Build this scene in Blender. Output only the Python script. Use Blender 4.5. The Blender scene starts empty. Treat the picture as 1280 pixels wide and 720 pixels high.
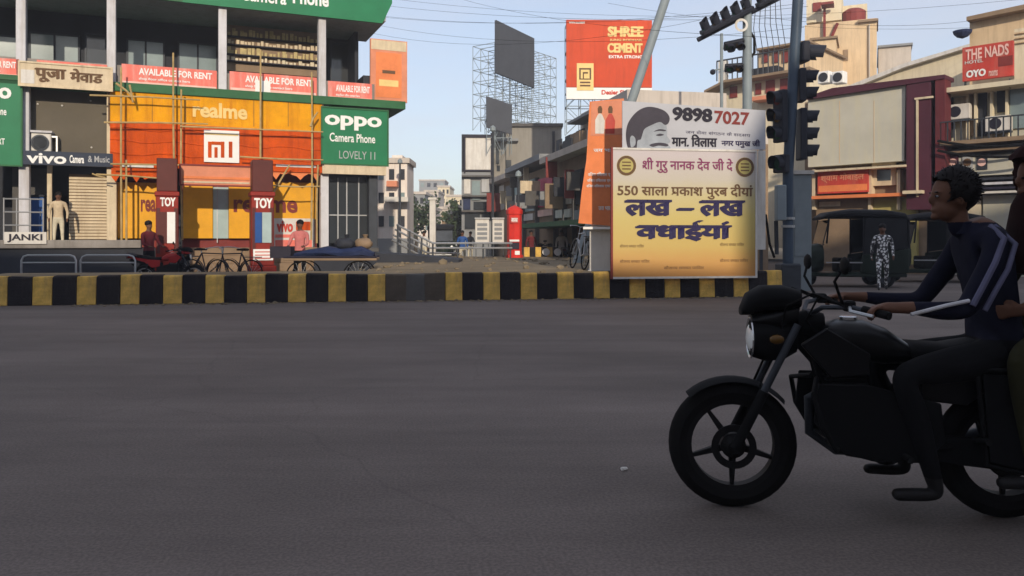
import bpy, bmesh, math, random
from mathutils import Vector, Matrix, Euler
random.seed(7)
C = bpy.context.scene.collection
SC = bpy.context.scene
R = math.radians
PI = math.pi

# ------------------------------------------------------------------ camera, sky, sun, exposure
FPX, HZ, CH = 1000.0, 298.0, 1.35          # focal length and horizon in photo pixels, eye height
cam = bpy.data.cameras.new('camera')
co = bpy.data.objects.new('camera', cam)
C.objects.link(co)
co.location = (0, 0, CH)
co.rotation_euler = (R(90), 0, 0)
cam.sensor_width = 36
cam.lens = 36 * FPX / 1280
cam.shift_y = -(360 - HZ) / 1280
cam.clip_start, cam.clip_end = 0.05, 3000
SC.camera = co

SUN_EL, SUN_AZ = R(18.0), R(-10)             # azimuth: light travels towards +Y, turned to +X
w = bpy.data.worlds.new('World')
SC.world = w
w.use_nodes = True
nt = w.node_tree
bg = nt.nodes['Background']
sky = nt.nodes.new('ShaderNodeTexSky')
sky.sky_type = 'NISHITA'
sky.sun_disc = False
sky.sun_elevation = SUN_EL
sky.sun_rotation = PI + SUN_AZ
sky.air_density, sky.dust_density, sky.ozone_density = 1.0, 0.5, 2.0
tc = nt.nodes.new('ShaderNodeTexCoord')
mp = nt.nodes.new('ShaderNodeMapping')
mp.inputs['Scale'].default_value = (1.2, 1.2, 5.0)
nz = nt.nodes.new('ShaderNodeTexNoise')
nz.inputs['Scale'].default_value = 2.2
nz.inputs['Detail'].default_value = 6
nz.inputs['Roughness'].default_value = 0.6
cr = nt.nodes.new('ShaderNodeValToRGB')
cr.color_ramp.elements[0].position, cr.color_ramp.elements[0].color = 0.36, (0.45, 0.45, 0.45, 1)
cr.color_ramp.elements[1].position, cr.color_ramp.elements[1].color = 0.80, (0.75, 0.75, 0.75, 1)
mx = nt.nodes.new('ShaderNodeMixRGB')
mx.inputs[2].default_value = (4.4, 4.3, 4.7, 1)      # thin high cloud
nt.links.new(tc.outputs['Generated'], mp.inputs['Vector'])
nt.links.new(mp.outputs['Vector'], nz.inputs['Vector'])
nt.links.new(nz.outputs['Fac'], cr.inputs['Fac'])
nt.links.new(cr.outputs['Color'], mx.inputs[0])
nt.links.new(sky.outputs['Color'], mx.inputs[1])
nt.links.new(mx.outputs['Color'], bg.inputs['Color'])
bg.inputs['Strength'].default_value = 0.118

sl = bpy.data.lights.new('sun', 'SUN')
sl.energy = 2.6
sl.angle = R(0.8)
sl.color = (1.0, 0.86, 0.68)
so = bpy.data.objects.new('sun', sl)
C.objects.link(so)
so.location = (-20, -40, 30)
sd = Vector((math.sin(SUN_AZ) * math.cos(SUN_EL), math.cos(SUN_AZ) * math.cos(SUN_EL), -math.sin(SUN_EL)))
so.rotation_euler = sd.to_track_quat('-Z', 'Y').to_euler()

SC.view_settings.view_transform = 'Standard'
SC.view_settings.look = 'None'
SC.view_settings.exposure = 0.60
SC.view_settings.gamma = 1.0

# ------------------------------------------------------------------ materials
MATS = {}
def mat(name, rgb, rough=0.7, var=0.12, scale=2.0, metal=0.0, bump=0.0, stain=None, spec=0.18):
    if name in MATS: return MATS[name]
    m = bpy.data.materials.new(name)
    m.use_nodes = True
    t = m.node_tree
    p = t.nodes['Principled BSDF']
    p.inputs['Roughness'].default_value = rough
    p.inputs['Metallic'].default_value = metal
    p.inputs['Specular IOR Level'].default_value = spec
    c = t.nodes.new('ShaderNodeTexCoord')
    n = t.nodes.new('ShaderNodeTexNoise')
    n.inputs['Scale'].default_value = scale
    n.inputs['Detail'].default_value = 8
    n.inputs['Roughness'].default_value = 0.65
    t.links.new(c.outputs['Object'], n.inputs['Vector'])
    r = t.nodes.new('ShaderNodeValToRGB')
    a, b = r.color_ramp.elements
    a.position, b.position = 0.3, 0.7
    a.color = tuple(max(0, x * (1 - var)) for x in rgb) + (1,)
    b.color = tuple(min(1, x * (1 + var)) for x in rgb) + (1,)
    t.links.new(n.outputs['Fac'], r.inputs['Fac'])
    out = r.outputs['Color']
    if stain:                                # vertical weather streaks
        mpn = t.nodes.new('ShaderNodeMapping')
        mpn.inputs['Scale'].default_value = (2.2, 2.2, 0.25)
        n2 = t.nodes.new('ShaderNodeTexNoise')
        n2.inputs['Scale'].default_value = 1.6
        n2.inputs['Detail'].default_value = 7
        n2.inputs['Roughness'].default_value = 0.7
        r2 = t.nodes.new('ShaderNodeValToRGB')
        r2.color_ramp.elements[0].position = 0.48
        r2.color_ramp.elements[1].position = 0.72
        r2.color_ramp.elements[1].color = (0.8, 0.8, 0.8, 1)
        mixn = t.nodes.new('ShaderNodeMixRGB')
        mixn.inputs[2].default_value = tuple(stain) + (1,)
        t.links.new(c.outputs['Object'], mpn.inputs['Vector'])
        t.links.new(mpn.outputs['Vector'], n2.inputs['Vector'])
        t.links.new(n2.outputs['Fac'], r2.inputs['Fac'])
        t.links.new(r2.outputs['Color'], mixn.inputs[0])
        t.links.new(out, mixn.inputs[1])
        out = mixn.outputs['Color']
    t.links.new(out, p.inputs['Base Color'])
    if bump:
        bn = t.nodes.new('ShaderNodeBump')
        bn.inputs['Strength'].default_value = bump
        bn.inputs['Distance'].default_value = 0.02
        n3 = t.nodes.new('ShaderNodeTexNoise')
        n3.inputs['Scale'].default_value = scale * 9
        n3.inputs['Detail'].default_value = 5
        t.links.new(c.outputs['Object'], n3.inputs['Vector'])
        t.links.new(n3.outputs['Fac'], bn.inputs['Height'])
        t.links.new(bn.outputs['Normal'], p.inputs['Normal'])
    MATS[name] = m
    return m

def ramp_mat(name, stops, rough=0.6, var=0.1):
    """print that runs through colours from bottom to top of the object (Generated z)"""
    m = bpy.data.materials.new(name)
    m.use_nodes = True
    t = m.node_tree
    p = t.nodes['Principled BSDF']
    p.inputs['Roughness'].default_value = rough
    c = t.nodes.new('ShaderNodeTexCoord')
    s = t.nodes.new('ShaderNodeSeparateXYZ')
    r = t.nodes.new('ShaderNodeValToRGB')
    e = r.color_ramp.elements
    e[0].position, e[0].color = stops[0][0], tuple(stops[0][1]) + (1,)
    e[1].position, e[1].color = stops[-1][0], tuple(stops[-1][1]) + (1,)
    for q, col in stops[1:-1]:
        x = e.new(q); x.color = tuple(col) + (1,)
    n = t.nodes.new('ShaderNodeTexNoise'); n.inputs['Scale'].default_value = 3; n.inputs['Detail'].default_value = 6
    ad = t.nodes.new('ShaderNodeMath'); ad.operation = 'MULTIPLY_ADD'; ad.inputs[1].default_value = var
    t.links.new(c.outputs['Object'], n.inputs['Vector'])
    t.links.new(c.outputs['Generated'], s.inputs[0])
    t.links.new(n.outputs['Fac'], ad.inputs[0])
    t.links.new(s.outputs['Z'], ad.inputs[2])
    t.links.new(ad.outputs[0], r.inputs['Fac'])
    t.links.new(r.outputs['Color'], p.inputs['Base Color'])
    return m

M = {}
def dm(k, *a, **kw): M[k] = mat(k, *a, **kw)
def asphalt_mat():
    m = mat('asphalt', (0.142, 0.118, 0.106), 0.85, 0.16, 0.22, bump=0.0, spec=0.25)
    t = m.node_tree; p = t.nodes['Principled BSDF']
    base = p.inputs['Base Color'].links[0].from_socket
    c = t.nodes.new('ShaderNodeTexCoord')
    def noise(sc, scale=(1,1,1), det=6, rough=.6):
        mp = t.nodes.new('ShaderNodeMapping'); mp.inputs['Scale'].default_value = scale
        mp.inputs['Rotation'].default_value = (0, 0, R(-9))
        n = t.nodes.new('ShaderNodeTexNoise'); n.inputs['Scale'].default_value = sc; n.inputs['Detail'].default_value = det; n.inputs['Roughness'].default_value = rough
        t.links.new(c.outputs['Object'], mp.inputs[0]); t.links.new(mp.outputs[0], n.inputs['Vector']); return n.outputs['Fac']
    def mul(col, fac, lo, hi, a=.35, b=.65):
        r = t.nodes.new('ShaderNodeValToRGB'); e = r.color_ramp.elements
        e[0].position, e[0].color = a, (lo,)*3 + (1,); e[1].position, e[1].color = b, (hi,)*3 + (1,)
        x = t.nodes.new('ShaderNodeMixRGB'); x.blend_type = 'MULTIPLY'; x.inputs[0].default_value = 1
        t.links.new(fac, r.inputs[0]); t.links.new(col, x.inputs[1]); t.links.new(r.outputs[0], x.inputs[2]); return x.outputs[0]
    col = mul(base, noise(1.0, (.12, .9, 1)), .80, 1.16)           # wear along the lanes
    col = mul(col, noise(60, det=2), .82, 1.17, .38, .64)          # aggregate
    col = mul(col, noise(.5, (.5, .8, 1), 8, .75), .86, 1.1)       # patches
    v = t.nodes.new('ShaderNodeTexVoronoi'); v.feature = 'DISTANCE_TO_EDGE'; v.inputs['Scale'].default_value = .22
    dn = t.nodes.new('ShaderNodeMixRGB'); dn.blend_type = 'ADD'; dn.inputs[0].default_value = .55
    n5 = t.nodes.new('ShaderNodeTexNoise'); n5.inputs['Scale'].default_value = 1.3; n5.inputs['Detail'].default_value = 6
    t.links.new(c.outputs['Object'], n5.inputs['Vector']); t.links.new(c.outputs['Object'], dn.inputs[1]); t.links.new(n5.outputs['Color'], dn.inputs[2]); t.links.new(dn.outputs[0], v.inputs['Vector'])
    col = mul(col, v.outputs['Distance'], .88, 1.0, .0, .004)      # hairline cracks
    t.links.new(col, p.inputs['Base Color'])
    b = t.nodes.new('ShaderNodeBump'); b.inputs['Strength'].default_value = .35; b.inputs['Distance'].default_value = .006
    t.links.new(noise(75, det=3), b.inputs['Height']); t.links.new(b.outputs[0], p.inputs['Normal'])
    M['asphalt'] = m
asphalt_mat()
dm('dirt', (0.20, 0.16, 0.105), 0.95, 0.35, 0.8, bump=0.6)
dm('concrete', (0.26, 0.24, 0.22), 0.9, 0.2, 1.5, bump=0.3, stain=(0.14, 0.125, 0.11))
dm('dark_concrete', (0.10, 0.095, 0.09), 0.9, 0.25, 1.2, bump=0.3)
dm('kerb_yellow', (0.68, 0.43, 0.10), 0.85, 0.35, 4.0, bump=0.7, stain=(0.36, 0.24, 0.12))
dm('kerb_black', (0.016, 0.013, 0.015), 0.8, 0.3, 3.0, bump=0.7, stain=(0.045, 0.035, 0.03))
dm('kerb_worn', (0.09, 0.072, 0.055), 0.9, 0.3, 2.0, bump=0.4)
dm('plaster_grey', (0.42, 0.43, 0.44), 0.85, 0.1, 1.0, stain=(0.30, 0.29, 0.27))
dm('column_white', (0.55, 0.55, 0.58), 0.75, 0.12, 2.0, stain=(0.36, 0.33, 0.30))
dm('column_cream', (0.62, 0.52, 0.36), 0.75, 0.15, 2.0, stain=(0.35, 0.28, 0.2))
dm('dark_wall', (0.030, 0.033, 0.042), 0.7, 0.2, 1.0)
dm('olive_sheet', (0.105, 0.09, 0.065), 0.6, 0.12, 1.0)
dm('glass_grey', (0.20, 0.26, 0.27), 0.15, 0.2, 0.8, spec=0.6)
dm('glass_dark', (0.03, 0.035, 0.04), 0.08, 0.2, 0.8, spec=0.7)
dm('green', (0.016, 0.17, 0.075), 0.5, 0.12, 1.2)
dm('green_dark', (0.03, 0.12, 0.05), 0.6, 0.2, 1.5)
dm('pink', (0.72, 0.17, 0.13), 0.6, 0.15, 2.0, stain=(0.7, 0.4, 0.35))
dm('pink_pale', (0.75, 0.48, 0.42), 0.6, 0.15, 2.0)
dm('yellow', (0.70, 0.31, 0.004), 0.8, 0.18, 1.6, stain=(0.48, 0.16, 0.006), bump=0.3)
dm('yellow_shop', (0.72, 0.35, 0.015), 0.5, 0.12, 1.6)
dm('orange', (0.54, 0.075, 0.004), 0.8, 0.25, 1.8, stain=(0.30, 0.036, 0.005), bump=0.5)
dm('orange_cloth', (0.72, 0.22, 0.08), 0.7, 0.18, 1.4)
dm('salmon', (0.62, 0.24, 0.14), 0.7, 0.15, 2.0)
dm('white', (0.78, 0.78, 0.76), 0.6, 0.06, 2.0)
dm('white_worn', (0.62, 0.60, 0.56), 0.7, 0.12, 2.0, stain=(0.42, 0.38, 0.33))
dm('beige_sign', (0.60, 0.50, 0.35), 0.7, 0.15, 2.0, stain=(0.42, 0.33, 0.22))
dm('brown_ink', (0.13, 0.075, 0.04), 0.7)
dm('navy', (0.02, 0.03, 0.055), 0.5)
dm('red_post', (0.24, 0.022, 0.014), 0.55, 0.2, 2.0)
dm('maroon_post', (0.095, 0.022, 0.018), 0.5, 0.15, 2.0)
dm('red', (0.62, 0.035, 0.025), 0.5, 0.15, 2.0)
dm('red_sign', (0.48, 0.055, 0.04), 0.6, 0.2, 2.0, stain=(0.45, 0.13, 0.10))
dm('blue', (0.02, 0.08, 0.28), 0.6, 0.2, 2.0)
dm('blue_tarp', (0.018, 0.028, 0.075), 0.6, 0.3, 3.0, bump=0.5)
dm('bamboo', (0.40, 0.29, 0.13), 0.75, 0.25, 4.0)
dm('steel', (0.40, 0.41, 0.42), 0.4, 0.12, 3.0, metal=0.6)
dm('steel_dark', (0.05, 0.056, 0.066), 0.55, 0.15, 3.0, metal=0.3)
dm('pole_blue', (0.05, 0.075, 0.11), 0.5, 0.15, 2.0)
dm('pole_grey', (0.22, 0.26, 0.28), 0.5, 0.12, 2.0)
dm('signal_black', (0.018, 0.02, 0.03), 0.5, 0.15, 2.0)
dm('ink_black', (0.02, 0.018, 0.03), 0.6)
dm('ink_navy', (0.025, 0.02, 0.07), 0.6)
dm('ink_purple', (0.22, 0.05, 0.12), 0.6)
dm('ink_red', (0.55, 0.06, 0.04), 0.6)
dm('ink_gold', (0.75, 0.55, 0.22), 0.6)
dm('cement_orange', (0.56, 0.075, 0.028), 0.8, 0.12, 0.6, stain=(0.42, 0.06, 0.025))
dm('hoarding_back', (0.06, 0.066, 0.08), 0.7, 0.15, 1.0)
dm('banner_grey', (0.44, 0.45, 0.49), 0.6, 0.08, 1.2)
dm('print_hair', (0.05, 0.045, 0.06), 0.6, 0.2, 3.0)
dm('print_skin', (0.30, 0.33, 0.37), 0.6, 0.2, 3.0)
dm('beige_wall', (0.62, 0.47, 0.30), 0.85, 0.1, 0.6, stain=(0.42, 0.31, 0.20))
dm('cream_wall', (0.66, 0.58, 0.42), 0.85, 0.1, 0.6, stain=(0.48, 0.41, 0.30))
dm('cream_panel', (0.50, 0.48, 0.40), 0.7, 0.1, 0.8, stain=(0.55, 0.51, 0.36))
dm('grey_wall', (0.26, 0.245, 0.215), 0.9, 0.12, 0.6, stain=(0.19, 0.18, 0.165))
dm('far_wall', (0.50, 0.45, 0.40), 0.9, 0.12, 0.4, stain=(0.36, 0.32, 0.28))
dm('far_grey', (0.24, 0.25, 0.26), 0.9, 0.12, 0.4)
dm('white_wall', (0.72, 0.66, 0.60), 0.85, 0.1, 0.6, stain=(0.55, 0.42, 0.36))
dm('maroon', (0.075, 0.022, 0.035), 0.6, 0.2, 1.0)
dm('maroon_red', (0.20, 0.035, 0.03), 0.6, 0.2, 1.0)
dm('maroon_side', (0.12, 0.025, 0.03), 0.6, 0.2, 1.0, stain=(0.07, 0.02, 0.022))
dm('brown_wall', (0.24, 0.17, 0.11), 0.8, 0.2, 1.5)
dm('olive_yellow', (0.42, 0.36, 0.13), 0.8, 0.15, 1.5)
dm('teal_shutter', (0.36, 0.46, 0.46), 0.6, 0.12, 2.0)
dm('magenta', (0.50, 0.06, 0.13), 0.6, 0.15, 2.0)
dm('gold_print', (0.45, 0.36, 0.17), 0.6, 0.35, 6.0)
dm('rubber', (0.008, 0.0075, 0.0075), 0.85, 0.2, 6.0, spec=0.12)
dm('bike_black', (0.005, 0.005, 0.0055), 0.35, 0.2, 4.0, spec=0.2)
dm('bike_plastic', (0.006, 0.006, 0.0065), 0.75, 0.2, 4.0, spec=0.12)
dm('alloy_dark', (0.009, 0.0085, 0.009), 0.6, 0.2, 4.0, spec=0.15)
dm('chrome', (0.55, 0.55, 0.55), 0.25, 0.05, 3.0, metal=0.9)
dm('bike_red', (0.32, 0.02, 0.02), 0.35, 0.15, 4.0)
dm('lamp_glass', (0.82, 0.82, 0.78), 0.1, 0.05, 3.0, spec=0.7)
dm('lens_red', (0.10, 0.012, 0.01), 0.25)
dm('lens_amber', (0.10, 0.05, 0.01), 0.25)
dm('lens_green', (0.01, 0.06, 0.03), 0.25)
dm('auto_green', (0.010, 0.018, 0.012), 0.45, 0.2, 2.0)
dm('auto_black', (0.014, 0.014, 0.016), 0.75, 0.3, 2.0)
dm('skin', (0.13, 0.062, 0.038), 0.6, 0.1, 6.0)
dm('hair', (0.010, 0.008, 0.008), 0.7, 0.3, 20.0)
dm('shirt_navy', (0.0085, 0.009, 0.020), 0.9, 0.2, 6.0, spec=0.15)
dm('strap_grey', (0.10, 0.10, 0.16), 0.8, 0.2, 6.0)
dm('trouser_black', (0.006, 0.006, 0.007), 0.9, 0.2, 6.0, spec=0.15)
dm('shoe_black', (0.012, 0.011, 0.011), 0.6, 0.2, 6.0)
dm('scarf_maroon', (0.020, 0.007, 0.0065), 0.9, 0.25, 6.0, spec=0.1)
dm('kurta_olive', (0.030, 0.028, 0.012), 0.9, 0.2, 6.0, spec=0.15)
dm('shirt_pink', (0.50, 0.16, 0.15), 0.9, 0.2, 6.0)
dm('shirt_red', (0.12, 0.02, 0.025), 0.9, 0.2, 6.0)
dm('shirt_tan', (0.50, 0.40, 0.27), 0.9, 0.2, 6.0)
dm('trouser_cream', (0.55, 0.50, 0.38), 0.9, 0.2, 6.0)
dm('leaf', (0.05, 0.075, 0.04), 0.8, 0.5, 1.0)
dm('bark', (0.06, 0.05, 0.04), 0.9, 0.3, 3.0)

# black and white patterned cloth
mp_ = bpy.data.materials.new('print_cloth'); mp_.use_nodes = True
_t = mp_.node_tree
_v = _t.nodes.new('ShaderNodeTexVoronoi'); _v.inputs['Scale'].default_value = 14
_c = _t.nodes.new('ShaderNodeTexCoord'); _r = _t.nodes.new('ShaderNodeValToRGB')
_r.color_ramp.elements[0].position, _r.color_ramp.elements[0].color = 0.38, (0.75, 0.75, 0.75, 1)
_r.color_ramp.elements[1].position, _r.color_ramp.elements[1].color = 0.5, (0.03, 0.03, 0.035, 1)
_t.links.new(_c.outputs['Object'], _v.inputs['Vector']); _t.links.new(_v.outputs['Distance'], _r.inputs['Fac'])
_t.links.new(_r.outputs['Color'], _t.nodes['Principled BSDF'].inputs['Base Color'])
M['print_cloth'] = mp_

# ------------------------------------------------------------------ mesh builder and object helpers
class B:
    def __init__(s): s.bm = bmesh.new()
    def box(s, x0, x1, y0, y1, z0, z1, mtx=None):
        vs = [s.bm.verts.new(Vector(p) if mtx is None else mtx @ Vector(p)) for p in
              ((x0,y0,z0),(x1,y0,z0),(x1,y1,z0),(x0,y1,z0),(x0,y0,z1),(x1,y0,z1),(x1,y1,z1),(x0,y1,z1))]
        for f in ((0,3,2,1),(4,5,6,7),(0,1,5,4),(1,2,6,5),(2,3,7,6),(3,0,4,7)):
            s.bm.faces.new([vs[i] for i in f])
        return s
    def tube(s, pts, r, n=8, r1=None):
        pts = [Vector(p) for p in pts]
        rings = []
        for i, p in enumerate(pts):
            d = (pts[min(i+1, len(pts)-1)] - pts[max(i-1, 0)]).normalized()
            a = d.orthogonal().normalized() if i == 0 else (a0 - d * a0.dot(d)).normalized()
            a0 = a
            b = d.cross(a)
            rr = r if r1 is None else r + (r1 - r) * i / (len(pts) - 1)
            rings.append([s.bm.verts.new(p + (a * math.cos(2*PI*k/n) + b * math.sin(2*PI*k/n)) * rr) for k in range(n)])
        for q in range(len(rings)-1):
            for k in range(n):
                s.bm.faces.new((rings[q][k], rings[q][(k+1)%n], rings[q+1][(k+1)%n], rings[q+1][k]))
        s.bm.faces.new(rings[0][::-1]); s.bm.faces.new(rings[-1])
        return s
    def lathe(s, prof, axis='Y', c=(0,0,0), n=24, closed=False):
        c = Vector(c)
        def pt(r, h, a):
            x, y = r*math.cos(a), r*math.sin(a)
            return c + (Vector((x, h, y)) if axis == 'Y' else Vector((x, y, h)) if axis == 'Z' else Vector((h, x, y)))
        rings = [[s.bm.verts.new(pt(r, h, 2*PI*k/n)) for k in range(n)] for r, h in prof]
        L = len(rings)
        for q in range(L if closed else L-1):
            for k in range(n):
                s.bm.faces.new((rings[q][k], rings[q][(k+1)%n], rings[(q+1)%L][(k+1)%n], rings[(q+1)%L][k]))
        if not closed:
            s.bm.faces.new(rings[0][::-1]); s.bm.faces.new(rings[-1])
        return s
    def prism(s, poly, y0, y1):
        """poly in (x, z), extruded along y"""
        a = [s.bm.verts.new((x, y0, z)) for x, z in poly]
        b = [s.bm.verts.new((x, y1, z)) for x, z in poly]
        n = len(poly)
        s.bm.faces.new(a); s.bm.faces.new(b[::-1])
        for k in range(n): s.bm.faces.new((a[k], b[k], b[(k+1)%n], a[(k+1)%n]))
        return s
    def plan(s, poly, z0, z1):
        a = [s.bm.verts.new((x, y, z0)) for x, y in poly]
        b = [s.bm.verts.new((x, y, z1)) for x, y in poly]
        n = len(poly)
        s.bm.faces.new(a[::-1]); s.bm.faces.new(b)
        for k in range(n): s.bm.faces.new((a[k], a[(k+1)%n], b[(k+1)%n], b[k]))
        return s
    def ball(s, c, r, sub=2, rot=None):
        r = (r, r, r) if not hasattr(r, '__len__') else r
        m = Matrix.Translation(c) @ (rot.to_matrix().to_4x4() if rot else Matrix()) @ Matrix.Diagonal((*r, 1))
        bmesh.ops.create_icosphere(s.bm, subdivisions=sub, radius=1, matrix=m)
        return s
    def loft(s, secs, n=14, e=2.4):
        """secs: (x, zc, half width, half height), superellipse sections along x"""
        rings = []
        for x, zc, hw, hh in secs:
            ring = []
            for k in range(n):
                a = 2*PI*k/n
                ca, sa = math.cos(a), math.sin(a)
                ring.append(s.bm.verts.new((x, math.copysign(abs(ca)**(2/e), ca)*hw, zc + math.copysign(abs(sa)**(2/e), sa)*hh)))
            rings.append(ring)
        for q in range(len(rings)-1):
            for k in range(n):
                s.bm.faces.new((rings[q][k], rings[q][(k+1)%n], rings[q+1][(k+1)%n], rings[q+1][k]))
        s.bm.faces.new(rings[0][::-1]); s.bm.faces.new(rings[-1])
        return s
    def build(s, name, m, parent=None, smooth=False, bevel=0.0, loc=None):
        bm = s.bm
        if bevel:
            bmesh.ops.bevel(bm, geom=bm.edges[:], offset=bevel, segments=1, affect='EDGES')
        bmesh.ops.recalc_face_normals(bm, faces=bm.faces)
        me = bpy.data.meshes.new(name)
        bm.to_mesh(me); bm.free()
        if smooth:
            for p in me.polygons: p.use_smooth = True
            try: me.set_sharp_from_angle(angle=R(40))
            except Exception: pass
        me.materials.append(M[m] if isinstance(m, str) else m)
        return link(name, me, parent, loc)

def link(name, me, parent=None, loc=None):
    o = bpy.data.objects.new(name, me)
    C.objects.link(o)
    if parent is not None: o.parent = parent
    if loc: o.location = loc
    return o

def thing(name, label, cat, loc=(0,0,0), rz=0.0, group=None):
    o = bpy.data.objects.new(name, None)
    C.objects.link(o)
    o.empty_display_size = 0.2
    o.location = loc; o.rotation_euler = (0, 0, rz)
    o['label'] = label; o['category'] = cat
    if group: o['group'] = group
    return o
def tag(o, label, cat, group=None):
    o['label'] = label; o['category'] = cat
    if group: o['group'] = group
    return o
def struct(o): o['kind'] = 'structure'; return o
def stuff(o): o['kind'] = 'stuff'; return o

def dup(root, loc, rz, label, group=None, swap=None, scale=None):
    """copy of a thing with copies of its parts and sub-parts; swap: {material name: other} on the copy"""
    r = root.copy(); C.objects.link(r)
    r.location = loc; r.rotation_euler = (0, 0, rz)
    if scale: r.scale = (scale,)*3
    r['label'] = label
    if group: r['group'] = group
    def rec(src, dst):
        for ch in src.children:
            c = ch.copy(); C.objects.link(c); c.parent = dst
            if swap and c.type == 'MESH':
                for sl_ in c.material_slots:
                    if sl_.material and sl_.material.name in swap:
                        m2 = M[swap[sl_.material.name]]
                        sl_.link = 'OBJECT'; sl_.material = m2
            rec(ch, c)
    rec(root, r)
    return r

def text_mesh(body, bold=0.0, res=3):
    c = bpy.data.curves.new('lettering', 'FONT')
    c.body = body; c.size = 1; c.offset = bold; c.resolution_u = res
    o = bpy.data.objects.new('lettering', c); C.objects.link(o)
    bpy.context.view_layer.update()
    me = bpy.data.meshes.new_from_object(o)
    bpy.data.objects.remove(o)
    return me

def lettering(parent, body, x0, x1, z0, z1, m, y=-0.03, bold=0.01, name='lettering', slash=None, slant=0.0):
    """flat lettering fitted into the box x0..x1, z0..z1 of the parent's local face (facing -y)"""
    dev = any(ord(ch) > 0x900 for ch in body)
    me = text_mesh(body, min(bold, 0.012) if dev else min(bold, 0.03))
    vs = me.vertices
    if slash:
        bm = bmesh.new(); bm.from_mesh(me)
        for px in slash:                      # the r-stroke of a conjunct, left foot of the letter at px
            q = [bm.verts.new((px + a, b, 0)) for a, b in ((0.02, 0.10), (0.10, 0.06), (0.30, 0.24), (0.30, 0.33))]
            bm.faces.new(q)
        bm.to_mesh(me); bm.free()
    xs = [v.co.x for v in vs]; ys = [v.co.y for v in vs]
    ax, ay = min(xs), min(ys)
    kx = (x1 - x0) / max(1e-6, max(xs) - ax); kz = (z1 - z0) / max(1e-6, max(ys) - ay)
    for v in vs:
        X, Z = x0 + (v.co.x - ax) * kx, z0 + (v.co.y - ay) * kz
        v.co = (X, y, Z + slant * (X - x0))
    if (dev and bold > 0.012) or bold > 0.03:               # heavier strokes: a second and third layer shifted sideways
        k = (bold - 0.012 if dev else bold - 0.03) * kx
        bm = bmesh.new(); bm.from_mesh(me)
        for i, s_ in enumerate((-1, 1)):
            me2 = me.copy()
            for v in me2.vertices: v.co = (v.co.x + s_*k, v.co.y - 0.003*(i + 1), v.co.z + s_*k*0.4)
            bm.from_mesh(me2); bpy.data.meshes.remove(me2)
        bm.to_mesh(me); bm.free()
    me.materials.clear()
    me.materials.append(M[m] if isinstance(m, str) else m)
    return link(name, me, parent)

# a facade line on the plan: Y = y0 + m X, seen from the eye; turns a place in the photo into a place on the facade
class Face:
    def __init__(s, y0, m):
        s.y0, s.m = y0, m
        s.L = math.hypot(1, m)
        s.rz = math.atan(m)
    def at(s, u, v=HZ, d=0.0):
        k = (u - 640) / FPX
        q = (s.L * k * s.y0 - d * (s.m + k)) / (1 - k * s.m)
        Y = s.y0 + q * s.m / s.L - d / s.L
        return q, CH + (HZ - v) / FPX * Y
    def s(s_, u, d=0.0): return s_.at(u, HZ, d)[0]
    def z(s_, u, v, d=0.0): return s_.at(u, v, d)[1]
    def world(s, q, d, z=0.0):
        return Vector((q / s.L + d * s.m / s.L, s.y0 + q * s.m / s.L - d / s.L, z))
    def root(s, name, label, cat, u, d=0.0, z=0.0, group=None):
        q = s.s(u, d)
        o = thing(name, label, cat, s.world(q, d, z), s.rz, group)
        return Frame(s, o, q, d, z)
class Frame:
    """local frame of a thing on a facade: x along, -y out of the wall, z up"""
    def __init__(s, F, o, q, d, z): s.F, s.o, s.q, s.d, s.z0 = F, o, q, d, z
    def x(s, u, d=None): return s.F.s(u, s.d if d is None else d) - s.q
    def z(s, u, v, d=None): return s.F.z(u, v, s.d if d is None else d) - s.z0
    def box(s, u0, u1, v0, v1, d0, d1, b=None):
        """box between two picture columns and rows, d0..d1 out of this frame's plane (front face at d1)"""
        b = b or B()
        um = (u0 + u1) / 2
        dd = s.d + d1
        return b.box(s.x(u0, dd), s.x(u1, dd), -d1, -d0, s.z(um, v1, dd), s.z(um, v0, dd))
    def part(s, name, m, u0, u1, v0, v1, d0, d1, parent=None, bevel=0.0):
        return s.box(u0, u1, v0, v1, d0, d1).build(name, m, parent or s.o, bevel=bevel)
    def poly(s, name, m, pts, d0, d1, parent=None):
        dd = s.d + d1
        return B().prism([(s.x(u, dd), s.z(u, v, dd)) for u, v in pts], -d1, -d0).build(name, m, parent or s.o)
    def txt(s, body, u0, u1, v0, v1, m, d=0.008, parent=None, **kw):
        um = (u0 + u1) / 2
        dd = s.d + d
        return lettering(parent or s.o, body, s.x(u0, dd), s.x(u1, dd), s.z(um, v1, dd), s.z(um, v0, dd), m, y=-d, **kw)

def sign(F, label, u0, u1, v0, v1, d, m, thick=0.1, cat='sign', name='sign_board', frame=None, group=None):
    um = (u0 + u1) / 2
    fr = F.root(name, label, cat, um, d, F.z(um, v1, d), group)
    fr.part('board', m, u0, u1, v0, v1, -thick, 0)
    if frame:
        x0, x1, z1 = fr.x(u0), fr.x(u1), fr.z(um, v0)
        b = B(); w_ = 0.05
        b.box(x0 - w_, x0, -0.03, 0.03 - thick*0, -w_, z1 + w_); b.box(x1, x1 + w_, -0.03, 0.03, -w_, z1 + w_)
        b.box(x0, x1, -0.03, 0.03, z1, z1 + w_); b.box(x0, x1, -0.03, 0.03, -w_, 0)
        b.build('frame', frame, fr.o)
    return fr

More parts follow.
